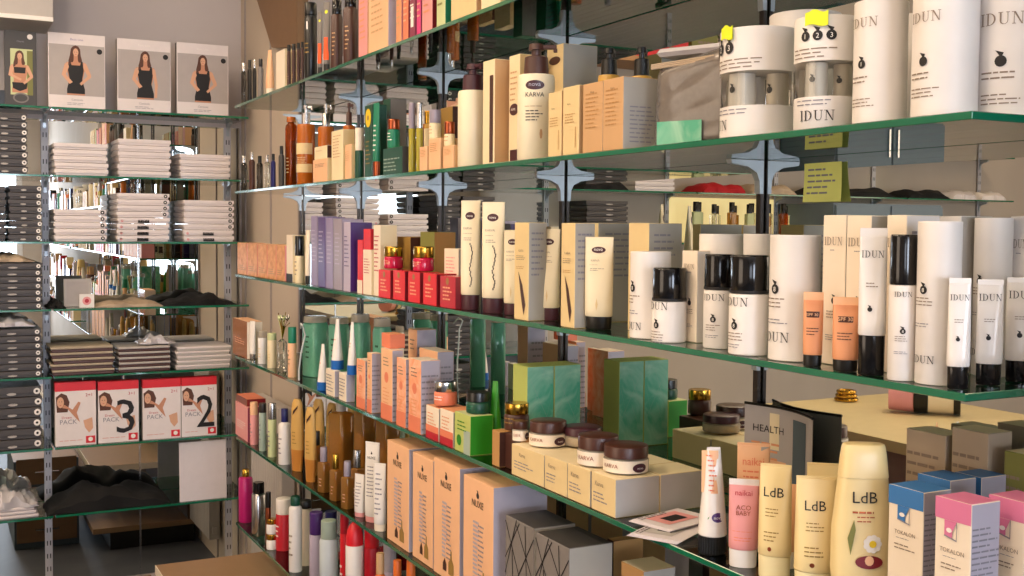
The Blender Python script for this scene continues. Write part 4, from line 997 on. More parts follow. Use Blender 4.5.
y_ = y_at(299, XF+.012, 1.1); p = Part(); p.tube([(XF+.012, y_, top('D')+.03+.0), (XF+.014, y_-.012, 1.16), (XF+.02, y_-.03, 1.21), (XF+.012, y_-.035, 1.235), (XF+.014, y_-.01, 1.24), (XF+.02, y_+.01, 1.225)], .0022, 'cord_white', 6)
p.tube([(XF+.012, y_, top('D')+.002), (XF+.012, y_, top('D')+.03)], .0022, 'cord_white', 6)
tag(p.build('cord'), 'curled white cord standing before the teal bottles', 'cord')
for i, (a, b, v, o_) in enumerate([(303, 328, 316, .05), (329, 349, 317, .075), (350.5, 370, 314, .06), (373, 391, 318, .07)]):
    pack('bottle', 'large teal bath bottle with clear top, %s' % ['leftmost and fullest in view', 'behind the cone tubes, left', 'behind the cone tubes, right', 'behind the orange-capped carton', 'behind the white-sided coral cartons'][i], 'bottle', 'D', a, b, v, mk_bottle, o_, body='teal_clear', cap='frost', cap_h=.1, neck=.8, sh_h=.06, n=4, b=.8, cap_r=.95, liquid='teal_bottle', deco=rows('green_dark', .3, .8, 5, .9), turn=.3)
# cone tubes and their boxes
wb = []
for i, (a, b, c, v) in enumerate([(326, 334.5, 339, 371), (339, 346, 355, 374.5)]):
    wb.append(carton('carton', 'white carton with grey print carrying a cone tube, %s one' % ['left', 'right'][i], 'carton', 'D', a, b, c, v, .006, mats=('warm_white', 'lilac_side', 'white'), deco=d_lines('ink_grey', 6, .8, .85, .12)))
def mk_cone(root, r, h, capm='blue'):
    hc = h*.18; c = Part(); c.loft([(0, r*.98), (.001, r), (hc, r)], capm, 28); c.build('cap', root)
    b = Part(); b.loft([(hc+.0003, r*.92, r*.92), (h*.3, r*.9, r*.8), (h*.7, r*.55, r*.42), (h*.97, r*.4, r*.1), (h, r*.4, r*.08)], 'white_gloss', 28)
    sf = oval(lambda z: r*(.92-.5*z/h), lambda z: r*(.92-.75*z/h)); b.lines(0, h*.6, r*.6, 5, h*.06, sf, 'peach_deep'); b.build('tube_body', root)
pack('cream_tube', 'white cone tube with blue cap standing low on the glass, leftmost', 'tube', 'D', 317, 329, 344, mk_cone, .004, turn=.3)
pack('cream_tube', 'white cone tube with blue cap on the left white carton', 'tube', 'D', 331, 344, 319, mk_cone, .008, z0=wb[0]['top']+.0006, turn=.3)
pack('cream_tube', 'white cone tube with blue cap on the right white carton', 'tube', 'D', 347, 357.5, 322, mk_cone, .006, z0=wb[1]['top']+.0006, turn=.3)
def d_coral(p, s, L, H):
    p.patch(-L/2, L/2, 0, H*.22, s, 'coral', 1); p.lines(0, H*.88, L*.55, 3, H*.05, s, 'ink_soft'); p.disc(0, H*.6, L*.18, s, 'coral'); p.lines(0, H*.45, L*.6, 5, H*.05, s, 'peach_deep')
for i, (a, b, c, v, o_, m) in enumerate([(356.5, 365, 366, 361, .008, 'coral_wash'), (367, 371.5, 381, 353.5, .006, 'peach'), (381, 392, 403, 350.5, .006, 'peach'), (396.5, 405.5, 409, 359.5, .004, 'coral_wash'), (408.5, 420.5, 440, 361, .004, 'coral_wash'), (408, 416.5, 436, 330, .085, 'peach'), (419, 437, 453.5, 352, .075, 'peach')]):
    o = carton('carton', 'coral and white carton, %s' % ['low one left with orange foot', 'narrow with lilac side', 'under the small orange carton', 'narrow, half hidden before the fifth', 'front one with wide lilac side', 'tallest one in the back row', 'back row, behind the coral jar'][i], 'carton', 'D', a, b, c, v, o_, mats=(m, 'lilac_side', 'warm_white'), D=None if c-b > 3 else .035, deco=d_coral, sidedeco=d_lines('ink_grey', 10, .8, .9, .08))
    if i == 2: oc = o
carton('carton', 'small bright orange carton on top of a coral carton', 'carton', 'D', 381.5, 390, 398, 334.5, .012, z0=oc['top']+.0005, mats=('coral', 'coral', 'peach_deep'), D=.035)
rw = []
for i, (a, b, c, v) in enumerate([(426, 438.5, 439.5, 409), (440, 453, 454, 412.5)]):
    rw.append(carton('carton', 'low white carton fading to red, %s of two' % ['left', 'right'][i], 'carton', 'D', a, b, c, v, .006, D=.06, mats=('warm_white', 'grey_side', 'peach_deep'), deco=lambda p, s, L, H: (p.patch(-L/2, L/2, 0, H*.22, s, 'red', 1), p.patch(-L/2, L/2, H*.22, H*.42, s, 'coral', 1), p.lines(0, H*.8, L*.7, 4, H*.1, s, 'peach_deep'))))
pack('cream_jar', 'coral jar with silver lid on the low red and white cartons', 'jar', 'D', 434, 457, 381, mk_jar, .006, z0=rw[1]['top']+.0008, body='coral', fill='coral', lid='chrome', lid_h=.42, deco=rows('ink_white', .3, .7, 2), turn=.5)
gc = carton('carton', 'lime green patterned carton under the dark green jar', 'carton', 'D', 454.5, 470, 493, 416.5, .004, mats=('lime_card', 'green_leaf', 'green_pale'), deco=lambda p, s, L, H: (p.lines(0, H*.8, L*.6, 3, H*.1, s, 'green_leaf'), p.patch(L*.1, L/2, 0, H*.6, s, 'sage_cap', 1), p.disc(-L*.2, H*.3, L*.15, s, 'green_leaf')))
pack('cream_jar', 'dark green jar with black lid on the lime carton', 'jar', 'D', 466, 490, 391.5, mk_jar, .012, z0=gc['top']+.0008, body='green_dark', fill='green_dark', lid='black', lid_h=.45, deco=rows('green_teal', .3, .7, 2))
pack('cream_tube', 'shiny leaf green tapering tube right of the dark green jar', 'tube', 'D', 487, 503, 381, mk_tube, .05, body='green_leaf', cap='green_leaf', cap_h=.03, top_w=.35, thick=.8, turn=.6)
carton('carton', 'brown carton between the lime carton and the cream cartons', 'carton', 'D', 492, 499, 506, 432, .008, D=.05, mats=('tan_dark', 'brown', 'tan_dark'))
pack('cream_jar', 'dark brown jar with gold lid left of the four frosted jars', 'jar', 'D', 504, 529, 402.5, mk_jar, .026, z0=top('D')+.062, body='brown', fill='brown', lid='gold', lid_h=.4, deco=rows('ink_gold', .3, .8, 2))
carton('carton', 'dark brown carton supporting the gold-lidded jar', 'carton', 'D', 500, 520, 540, 440, .02, H=.061, D=.07, mats=('brown', 'tan_dark', 'brown'))
cb = []
for i, (a, b, c, v) in enumerate([(511.5, 543.5, 545, 455.5), (544.5, 566.5, 568, 463), (567.3, 589.5, 591, 471), (591.2, 615, 659, 480)]):
    cb.append(carton('carton', 'flat cream carton under the frosted jars, %s' % ['leftmost and longest', 'second', 'third', 'rightmost with a big pale side'][i], 'carton', 'D', a, b, c, v, .004, D=.077, mats=('cream_deep', 'light_grey', 'cream'), deco=d_small, group='flat cream cartons'))
def d_lava(p, s, r, h):
    p.patch(-r*1.3, r*1.35, h*.1, h*.9, s, 'warm_white', 14, 1)
    p.text('KARVA', -r*.62, h*.42, h*.26, s, 'copper', r*.9, lift=3); p.disc(r*.72, h*.46, r*.34, s, 'brown_red', 20, h*.3, 3); p.text('nova', r*.72, h*.38, h*.17, s, 'ink_white', r*.4, lift=5)
for i, (a, b, v, k, o_) in enumerate([(529, 567, 420, 0, .02), (562, 602, 426, 1, .068), (577, 619, 434.5, 2, .008), (603, 648.5, 444, 3, .016)]):
    pack('cream_jar', 'frosted cream jar with wide dark brown lid, %s' % ['leftmost of four on flat cartons', 'second, plain matt lid, set back', 'third from the left', 'rightmost, word and oval both visible'][i], 'jar', 'D', a, b, v, mk_jar, o_, z0=cb[k]['top']+.001, body='frost', fill='cream_tube', lid='brown' if i != 1 else 'brown_red', lid_h=.44, deco=d_lava if i != 1 else None, turn=1.0 if i != 3 else .9)
    if i == 0: pass
pack('cream_jar', 'frosted jar with brown lid half hidden at the left end of the jar row', 'jar', 'D', 512, 528, 420.5, mk_jar, .012, z0=cb[0]['top']+.001, body='frost', fill='cream_tube', lid='brown', lid_h=.4, deco=d_lava, turn=1.3)
# second row of flat cartons
for i, o in enumerate(list(cb)):
    c = copy_thing(o, (o.location.x+.0785, o.location.y, o.location.z)); tag(c, 'flat cream carton in the second row behind the frosted jars, %s from the leaflets' % ['fourth', 'third', 'second', 'nearest'][i], 'carton', 'flat cream cartons, second row')
for i, xx in enumerate((-.158, -.1005)):
    zt = z_at(367, -.158, 1.795); p = Part(); H_ = zt-top('D'); p.box(0, 0, 0, .056, .0565, H_, 'lime_card', side='teal_watercolour', top='lime_card', ch=.001)
    d_lines('green_pale', 4, .5)(p, flat(.0565), .056, H_)
    for (a, b, c, d) in [(-.5, .9, .5, .3), (-.5, .4, .2, .98), (-.1, .0, .5, .7), (-.5, .1, .0, .5)]:
        q0, q1 = (a*.05, b*H_), (c*.05, d*H_); p.poly([(q0[0], q0[1]+.0004), (q1[0], q1[1]+.0004), (q1[0], q1[1]-.0004), (q0[0], q0[1]-.0004)], side_face(.056, .0565), 'sage_cap', 1)
    o = p.build('carton', smooth=False); o.location = (xx+.0285, 1.795+.028, top('D')); o.rotation_euler = (0, 0, FACE)
    tag(o, 'lime and teal watercolour carton behind the gold-lidded jar, %s' % ['the one nearer the shelf front', 'the one nearer the mirror'][i], 'carton', 'teal watercolour cartons')
# leaflets
for i, (u, v, rz, dz) in enumerate([(668, 532, .5, 0), (672, 524, .25, .004)]):
    q = on_plane(u, v, top('D')); r = empty('leaflet', (q.x, q.y, top('D')+dz+i*.0005), rz)
    p = Part()
    for k in range(3): p.box(.002*k, -.0015*k, .0011*k, .10, .075, .0009, 'paper')
    sf = lambda s, z, e: (s, z, .0033+e); p.poly([(-.03, -.02), (.035, -.02), (.035, .025), (-.03, .025)], sf, 'pink' if i else 'light_grey'); p.lines(0, .03, .08, 2, .006, sf, 'ink')
    p.poly([(-.015, -.012), (.02, -.012), (.02, .01), (-.015, .01)], sf, 'ink_black', 2); p.build('sheets', r, smooth=False)
    tag(r, 'folded white leaflet lying right of the frosted jars, %s' % ['lower one', 'upper one with dark and pink print'][i], 'leaflet')
# front tubes
def d_nova(p, s, r, h):
    p.disc(r*.2, h*.36, r*.42, s, 'purple', 20, h*.045); p.text('nova', r*.2, h*.347, r*.22, s, 'ink_white', r*.6, lift=3)
    p.patch(-r*.8, r*.3, h*.58, h*.97, s, 'peach', 6, 1); p.lines(-r*.2, h*.93, r*.7, 8, h*.045, s, 'coral', lift=2); p.disc(-r*.5, h*.37, r*.14, s, 'green_leaf', 10, h*.03)
pack('cream_tube', 'white tube with purple oval mark on a ribbed black cap, narrowing upwards', 'tube', 'D', 697, 727, 447, mk_tube, .006, body='white_gloss', cap='black', cap_h=.17, deco=d_nova, top_w=.45, thick=.9, ribs=True, turn=1.1)
def d_aco(p, s, r, h):
    p.text('naikai', 0, h*.82, r*.38, s, 'red', r*1.3); p.text('ACO', 0, h*.66, r*.33, s, 'copper', r); p.text('BABY', 0, h*.6, r*.3, s, 'copper', r); p.lines(0, h*.42, r*1.4, 1, h*.02, s, 'coral'); p.lines(0, h*.35, r*1.2, 2, h*.03, s, 'coral')
pack('cream_tube', 'short pink tube with white crimp and white cap', 'tube', 'D', 728, 757.5, 479, mk_tube, .006, body='pink', cap='white', cap_h=.2, deco=d_aco, crimp=.07, crimpmat='white', turn=.85, thick=.6)
pack('cream_tube', 'peach and grey tube behind the short pink tube', 'tube', 'D', 736, 768, 443, mk_tube, .06, body='peach', cap='black', cap_h=.13, turn=.85, deco=lambda p, s, r, h: (p.text('naikai', 0, h*.8, r*.5, s, 'coral', r*1.3), p.lines(0, h*.75, r*1.3, 5, h*.05, s, 'coral'), p.patch(r*.45, r*.9, h*.1, h*.97, s, 'light_grey', 4)))
def d_ldb(p, s, r, h):
    p.text('LdB', -r*.05, h*.72, h*.085, s, 'ink_black', r*1.4); p.lines(-r*.05, h*.62, r*.9, 3, h*.03, s, 'ink_gold'); p.lines(-r*.1, h*.42, r*.9, 3, h*.035, s, 'ink_gold'); p.disc(-r*.2, h*.27, r*.12, s, 'copper', 8, h*.02)
pack('cream_tube', 'pale yellow tube leaning slightly, with thin black letters, left of the pair', 'tube', 'D', 757, 791, 464, mk_tube, .008, body='lab_yellow', cap='lab_pearl', cap_h=.2, deco=d_ldb, turn=.7, thick=.6, top_w=.9)
pack('cream_tube', 'pale yellow tube with bold black letters, right of the pair', 'tube', 'D', 793, 835, 476, mk_tube, .006, body='lab_yellow', cap='lab_pearl', cap_h=.2, deco=d_ldb, turn=.95, thick=.62, top_w=.92)
pack('cream_tube', 'pale yellow tube without visible letters behind the lettered pair', 'tube', 'D', 804, 842, 463, mk_tube, .06, body='lab_yellow', cap='lab_pearl', cap_h=.2, turn=.9, thick=.5, top_w=.92)
pack('cream_tube', 'pinkish tube behind and between the two lettered yellow tubes', 'tube', 'D', 779, 799, 484, mk_tube, .06, body='peach', cap='white', cap_h=.2, turn=.9)
def mk_ldb(root, r, h):
    q = Part(); b_ = .55
    q.loft([(0, r*.8, r*b_*.9, 2.6), (.003, r*.86, r*b_, 2.6), (h*.25, r, r*b_*1.05, 2.6), (h*.5, r*.98, r*b_, 2.6), (h*.8, r*.8, r*b_*.85, 2.8)], 'lab_yellow', 40)
    def ab(z):
        t = z/h; K = [(0, .8, .9), (.015, .86, 1), (.25, 1, 1.05), (.5, .98, 1), (.8, .8, .85), (1, .8, .85)]
        for (t0, a0, b0), (t1, a1, b1) in zip(K, K[1:]):
            if t <= t1: f = (t-t0)/(t1-t0); return r*(a0+(a1-a0)*f), r*b_*(b0+(b1-b0)*f)
        return r*.8, r*b_*.85
    sf = oval_n(lambda z: ab(z)[0], lambda z: ab(z)[1], 2.55)
    def sf2(s, z, e):
        return sf(s, z, e+.0006)
    q.text('LdB', -r*.05, h*.66, h*.07, sf2, 'ink_black', r*1.1); q.lines(0, h*.61, r*.9, 1, h*.03, sf2, 'copper', h*.012); q.lines(0, h*.58, r*.6, 2, h*.025, sf2, 'copper')
    for k in range(9):
        a = 2*PI*k/9; q.disc(r*.2+r*.2*math.cos(a), h*.42+r*.2*math.sin(a), r*.11, sf2, 'ink_white', 10, lift=2)
    q.disc(r*.2, h*.42, r*.12, sf2, 'yellow', 14, lift=4); q.disc(r*.1, h*.31, r*.45, sf2, 'red_dark', 20, h*.04, 2); q.disc(r*.1, h*.32, r*.15, sf2, 'peach', 10, h*.03, 3)
    q.poly([(-r*.5, h*.35), (-r*.35, h*.5), (-r*.4, h*.56), (-r*.6, h*.45)], sf2, 'olive', 2)
    q.build('body', root)
    c = Part(); c.loft([(h*.8+.0004, r*.81, r*b_*.87, 3), (h*.93, r*.74, r*b_*.8, 3), (h-.004, r*.7, r*b_*.7, 3), (h-.001, r*.67, r*b_*.62, 3), (h, r*.6, r*b_*.5, 3)], 'lab_yellow', 40); c.build('cap', root)
pack('bottle', 'large pale yellow bottle with black letters and a daisy picture', 'bottle', 'D', 830, 890, 443, mk_ldb, .008, turn=1.05)
def d_ido(m, word='TOKALON'):
    def f(p, s, L, H):
        p.patch(-L/2, L/2, H*.87, H, s, m, 2); p.poly([(-L*.22, H*.87), (-L*.22, H*.77), (0, H*.755), (L*.0, H*.8), (L*.12, H*.87)], s, m, 2)
        p.poly([(-L*.22, H*.77), (L*.14, H*.75), (L*.14, H*.87), (L*.12, H*.87), (L*.12, H*.76), (-L*.2, H*.777)], s, 'ink_grey', 3)
        p.disc(-L*.08, H*.81, L*.08, s, 'ink_white', 10, H*.015, 3)
        p.text(word, 0, H*.67, H*.028, s, 'ink_soft', L*.72); p.lines(0, H*.645, L*.5, 1, .002, s, 'ink_grey'); p.lines(0, H*.6, L*.6, 2, H*.025, s, 'ink_soft')
    return f
for i, (a, b, c, v, o_, m) in enumerate([(886, 920.5, 938, 493, .03, 'blue_card'), (915, 947, 975, 481, .1, 'blue_card'), (952, 978, 1004, 478, .15, 'blue_card'), (932, 967.5, 997, 505, .006, 'pink_box'), (985, 1021, 1050, 503, .065, 'pink_box')]):
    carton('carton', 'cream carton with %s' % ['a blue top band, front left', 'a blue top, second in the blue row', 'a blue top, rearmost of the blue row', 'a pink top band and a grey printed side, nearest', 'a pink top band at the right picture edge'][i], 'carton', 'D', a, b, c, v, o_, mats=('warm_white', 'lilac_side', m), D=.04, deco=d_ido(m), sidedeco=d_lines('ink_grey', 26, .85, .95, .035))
for i, (a, b, c, v, o_, m, l) in enumerate([(903, 942, 944, 436, .19, 'tan', 'tall beige carton with printed lines behind the blue-topped cartons, left'), (948, 984, 992, 434, .19, 'tan', 'tall beige carton with printed lines behind the blue-topped cartons, right'), (1000, 1022, 1060, 455, .19, 'olive', 'olive yellow carton behind the pink-topped cartons')]):
    carton('carton', l, 'carton', 'D', a, b, c, v, o_, mats=(['cloth_beige', 'cloth_beige', 'olive'][i], 'cloth_beige', 'cream'), D=.04, deco=d_lines('ink_soft', 12, .85, .9, .07))
# card standing in for a mirror image, and jar behind the tubes
y1 = y_at(742, -.035, 1.3); y0 = y_at(812, -.03, 1.3); zt0, zt1 = z_at(404, -.035, y1), z_at(420, -.03, y0)
r = empty('reflection_card', (-.03, y1, top('D'))); p = Part(); W = math.hypot(y1-y0, .02); n = 12
def cv(s, z, e): return (.018*math.sin(PI*s/W)+.002-e, -s, z)
V = []; F = []
for i in range(n+1):
    s = W*i/n; zt = zt0+(zt1-zt0)*i/n-top('D')
    V += [cv(s, 0, 0), cv(s, zt, 0)]
for i in range(n): F.append((2*i, 2*i+1, 2*i+3, 2*i+2))
V2 = [(a+.001, b, c) for a, b, c in V]; k = len(V)
p.add(V, F, 'photo_grey'); p.add(V2, [f[::-1] for f in F], 'mid_grey')
hh = (zt0+zt1)/2-top('D')
p.patch(W*.04, W*.5, hh*.1, hh*.5, cv, 'peach', 8, 1); p.patch(W*.28, W*.4, hh*.6, hh*.95, cv, 'cream', 3, 1); p.patch(W*.6, W*.85, hh*.05, hh*.93, cv, 'slate', 6, 1)
p.text('HEALTH', W*.28, hh*.76, hh*.07, cv, 'ink_black', W*.42); p.lines(W*.28, hh*.66, W*.4, 5, hh*.07, cv, 'peach_deep'); p.build('card', r)
q = Part(); q.tube([(cv(W*i/n, 0, 0)[0], cv(W*i/n, 0, 0)[1], zt0+(zt1-zt0)*i/n-top('D')+.002) for i in range(n+1)], .0022, 'black', 6); q.build('edge_strip', r)
tag(r, 'curved grey and peach card standing in for a reflection, black top edge, beside dark upright', 'card')
# =================================================================== SHELF E
carton('carton', 'flat rosy red carton lying on the pink carton, far end of the gold bottle shelf', 'carton', 'E', 236, 247, 254, 392, .012, D=.06, z0=top('E')+.112, H=.022, mats=('copper', 'red_dark', 'coral'))
carton('carton', 'pink clear-fronted carton at the far end of the gold bottle shelf', 'carton', 'E', 235.5, 247.5, 251, 401, .01, D=.06, H=.111, mats=('pink', 'plum', 'pink'), deco=d_lines('ink_white', 4, .5))
for i, (a, b, v, m, c, ch, l) in enumerate([(250, 258, 402, 'pink', 'peach', .3, 'pink bottle with rosy cap'), (259, 266.5, 403, 'sage_cap', 'steel_dark', .2, 'pale teal bottle with dark cap'), (268, 276.5, 403, 'green_pale', 'silver', .3, 'pale gold bottle with shiny silver cap'), (278.5, 291, 408.5, 'white', 'navy', .24, 'white bottle with dark blue cap')]):
    pack('bottle', l+' on the gold bottle shelf', 'bottle', 'E', a, b, v, mk_pot if i != 3 else mk_bottle, .008, body=m, cap=c, cap_h=ch, deco=rows('ink_grey', .2, .7, 4))
def mk_leaf(root, r, h, body='leaf_gold', low='leaf_low'):
    q = Part(); b_ = .5
    pr = [(0, .75), (.02, .8), (.3, 1.0), (.6, 1.0), (.85, .92), (.95, .78), (1.0, .5)]
    q.loft([(h*z, r*a, r*b_*a, 2.2) + ((low,) if z < .3 else ()) for z, a in pr], body, 32)
    sf = oval(lambda z: r, lambda z: r*b_); q.poly([(-r*.3, h*.78), (r*.5, h*.88), (r*.6, h*.92), (-r*.2, h*.84)], lambda s, z, e: sf(s, z, e+.001), 'brown'); q.lines(0, h*.55, r*.8, 4, h*.05, lambda s, z, e: sf(s, z, e+.001), 'ink_gold')
    q.build('bottle_body', root)
for i, (a, b, v, o_) in enumerate([(289.5, 305, 399, .01), (303.5, 317.5, 407, .006), (311, 326, 399, .06), (325, 338, 403, .13), (346, 356, 406, .15)]):
    pack('bottle', 'golden yellow leaf-shaped shampoo bottle, %s' % ['leftmost', 'second, standing forward', 'third, set back', 'fourth, behind the square gold pump bottle', 'fifth, mostly hidden'][i], 'bottle', 'E', a, b, v, mk_leaf, o_, turn=.5, group='leaf-shaped golden bottles')
pack('pump_bottle', 'square golden bottle with pale collar on the gold bottle shelf', 'bottle', 'E', 330, 352, 398, mk_bottle, .06, body='gold_liquid', cap='light_grey', cap_h=.15, neck=.4, sh_h=.05, n=6, b=.8, liquid='gold_solid', deco=None, cap_r=.45, turn=.4)
for i, (a, b, v, o_) in enumerate([(356, 373, 400, .11), (378, 397, 408, .13)]):
    pack('bottle', 'dark golden square bottle behind the white tubes, %s' % ['left', 'right'][i], 'bottle', 'E', a, b, v, mk_bottle, o_, body='gold_liquid', cap='olive', cap_h=.1, neck=.7, sh_h=.05, n=6, liquid='gold_solid')
for i, (a, b, v, c) in enumerate([(311, 322, 431, 'steel_dark'), (318, 329.5, 447, 'mauve_silver'), (330, 341, 454, 'gold'), (341.5, 353, 461, 'mauve_silver'), (351, 363, 450, 'silver')]):
    pack('perfume_bottle', 'small golden oil bottle with %s cap, %s' % (['dark', 'mauve', 'gold', 'tall mauve', 'silver'][i], ['first, behind the rest', 'second', 'third', 'fourth', 'fifth, beside the white tubes'][i]), 'bottle', 'E', a, b, v, mk_bottle, [.05, .006, .006, .006, .04][i], body='gold_liquid', cap=c, cap_h=.32, neck=.5, sh_h=.08, n=5, b=.8, liquid='amber_solid', cap_r=.62, deco=rows('peach', .15, .5, 3))
pack('cream_tube', 'small white tube with printed lines, left of the white tubes', 'tube', 'E', 353.5, 366, 474, mk_tube, .006, body='white_gloss', cap='pink', cap_h=.1, deco=rows('ink_grey', .2, .8, 8), turn=.5)
pack('cream_tube', 'tall white tube with black lettering near its crimp, before the gift cartons', 'tube', 'E', 364, 381, 442, mk_tube, .012, body='white_gloss', cap='pink', cap_h=.07, deco=d_nuxe_tube, turn=.6)
pack('cream_tube', 'white tube with printed lines, right of the lettered tall tube', 'tube', 'E', 373, 387, 463, mk_tube, .004, body='white_gloss', cap='warm_white', cap_h=.1, deco=rows('ink_grey', .2, .85, 9), turn=.6)
nb = []
for i, (a, b, c, v, o_) in enumerate([(387, 408.5, 412.5, 449.5, .012), (412.5, 432.5, 434, 461, .012), (433.5, 459, 466, 469, .01), (463, 492.5, 504, 488, .008)]):
    carton('carton', 'tall peach gift carton with lettering and a gold bottle picture, %s' % ['leftmost of four', 'second of four', 'third of four', 'rightmost of four, nearest'][i], 'carton', 'E', a, b, c, v, o_, D=.11, mats=('peach', 'lilac_side', 'peach'), deco=d_nuxe, group='tall peach gift cartons')
def d_geo(p, s, L, H):
    rn = random.Random(5)
    P_ = [(-.5, .95, .1, .4), (-.1, 1, -.5, .45), (-.5, .6, .0, .98), (-.1, .95, .5, .5), (.5, .9, -.2, .35), (-.25, .7, -.2, .1), (.2, .98, .3, .2), (-.5, .4, 0, .05), (.5, .4, .1, .1)]
    for a, b, c, d in P_:
        dx, dz = (c-a)*L, (d-b)*H; q = math.hypot(dx, dz); nx, nz = -dz/q*.0012, dx/q*.0012
        p.poly([(a*L+nx, b*H+nz), (a*L-nx, b*H-nz), (c*L-nx, d*H-nz), (c*L+nx, d*H+nz)], s, 'ink_black')
    p.poly([(-L*.15, H*.0), (L*.18, 0), (L*.14, H*.3), (L*.02, H*.42), (-L*.1, H*.3)], s, 'ink_gold', 2)
for i, (a, b, c, v, o_) in enumerate([(505, 533, 534, 502, .012), (535, 568, 606, 526, .006)]):
    carton('carton', 'dark grey carton crossed by black angular lines, %s' % ['left one', 'right one with a plain grey side'][i], 'carton', 'E', a, b, c, v, o_, D=.08, H=.185, mats=('mid_grey', 'grey_side', 'dark_grey'), deco=d_geo, group='geometric dark cartons')
carton('carton', 'plain beige carton low behind the leaflets, below the jar shelf', 'carton', 'E', 620, 642, 673, 545, .09, D=.06, H=.16, mats=('tan_dark', 'light_grey', 'cream'))
carton('carton', 'plain brown carton on the gift carton shelf, right of the geometric cartons', 'carton', 'E', 606, 612, 640, 540, .12, D=.06, H=.17, mats=('brown', 'tan_dark', 'tan_dark'))

# =================================================================== SHELF F
pack('bottle', 'magenta bottle with gold cap at the far end of the lowest shelf', 'bottle', 'F', 239.5, 252, 469, mk_bottle, .01, body='magenta', cap='gold', cap_h=.14, neck=.5, sh_h=.05, n=3)
pack('bottle', 'silver bottle with black round cap beside the magenta one', 'bottle', 'F', 252.5, 265, 482, mk_bottle, .008, body='silver', cap='black_gloss', cap_h=.2, neck=.75, sh_h=.05, n=3, cap_r=.9)
pack('bottle', 'slim copper bottle with black cap on the lowest shelf', 'bottle', 'F', 265.5, 271, 492, mk_pot, .02, body='copper', cap='black', cap_h=.3)
for i, z_ in enumerate((0, 1)):
    pack('cream_jar', 'small white jar with gold lid, %s of the stacked two' % ['lower', 'upper'][i], 'jar', 'F', 266.5, 277, 0, mk_jar, .006, z0=top('F')+.0006+i*.047, H=.045, body='white', fill='white', lid='gold', lid_h=.35)
pack('bottle', 'red bottle with wide white cap', 'bottle', 'F', 276, 292, 498, mk_pot, .03, body='red', cap='white', cap_h=.3, deco=rows('ink_white', .3, .7, 3))
pack('bottle', 'white bottle with dark green cap and gold collar', 'bottle', 'F', 289, 302, 496, mk_bottle, .006, body='white', cap='green_dark', cap_h=.12, neck=.6, sh_h=.06, cap_r=.75, deco=rows('ink_soft', .2, .6, 4))
pack('bottle', 'cream white bottle with black cap and gold neck, behind the white one', 'bottle', 'F', 299.5, 312, 500, mk_bottle, .05, body='warm_white', cap='black', cap_h=.12, neck=.7, sh_h=.06, cap_r=.95)
pack('bottle', 'lilac bottle with dark purple cap, left of the grey-green spray', 'bottle', 'F', 309.5, 323, 512, mk_pot, .02, body='purple_pale', cap='purple', cap_h=.3)
pack('bottle', 'lilac bottle with navy cap behind the grey-green spray', 'bottle', 'F', 325, 337, 511, mk_pot, .075, body='purple_pale', cap='navy', cap_h=.28)
pack('spray_bottle', 'pale grey-green spray can with sage cap', 'spray', 'F', 319.5, 338, 520, mk_bottle, .004, body='sage_body', cap='sage_cap', cap_h=.22, neck=.78, sh_h=.04, cap_r=.86)
pack('bottle', 'slim red bottle left of the white one with a red dome cap', 'bottle', 'F', 340, 349, 514, mk_pot, .03, body='red_bright', cap='red', cap_h=.2, deco=rows('ink_white', .2, .6, 4))
def mk_dome(root, r, h):
    b = Part(); b.loft([(0, r*.95), (.002, r), (h*.78, r), (h*.785, r*.97)], 'white', 32); b.lines(0, h*.5, r*1.2, 4, h*.05, round_(r), 'ink_grey'); b.build('body', root)
    c = Part(); c.loft([(h*.787, r*.97), (h*.85, r*.97), (h*.93, r*.8), (h*.98, r*.5), (h, r*.2)], 'red_bright', 32); c.build('cap', root)
pack('bottle', 'white can with red dome cap', 'bottle', 'F', 345.5, 363.5, 522, mk_dome, .004)
pack('bottle', 'broad red bottle right of the red-domed can', 'bottle', 'F', 364, 379, 527, mk_pot, .045, body='red', cap='red_bright', cap_h=.2)
pack('bottle', 'lilac-white tube standing between red and orange bottles', 'bottle', 'F', 383, 396, 540, mk_pot, .05, body='purple_pale', cap='lilac_side', cap_h=.3)
pack('bottle', 'orange bottle with tan cap, lower left of the orange group', 'bottle', 'F', 374, 386, 553, mk_bottle, .004, body='orange', cap='tan', cap_h=.2, neck=.6)
for i, (a, b) in enumerate([(391, 403), (404, 417)]):
    pack('bottle', 'orange bottle with rounded orange cap, %s of the orange group' % ['middle', 'right'][i], 'bottle', 'F', a, b, 560, mk_bottle, .01, body='orange', cap='orange', cap_h=.16, neck=.6)
for i, (a, b, m, l) in enumerate([(425, 440, 'tan', 'tan'), (446, 466, 'white', 'white'), (472, 492, 'red', 'red'), (500, 520, 'warm_white', 'cream'), (530, 552, 'gold_solid', 'golden')]):
    pack('bottle', l+' bottle low behind the shelf front, under the peach gift cartons', 'bottle', 'F', a, b, 600, mk_bottle, .06, H=.13, body=m, cap='black')

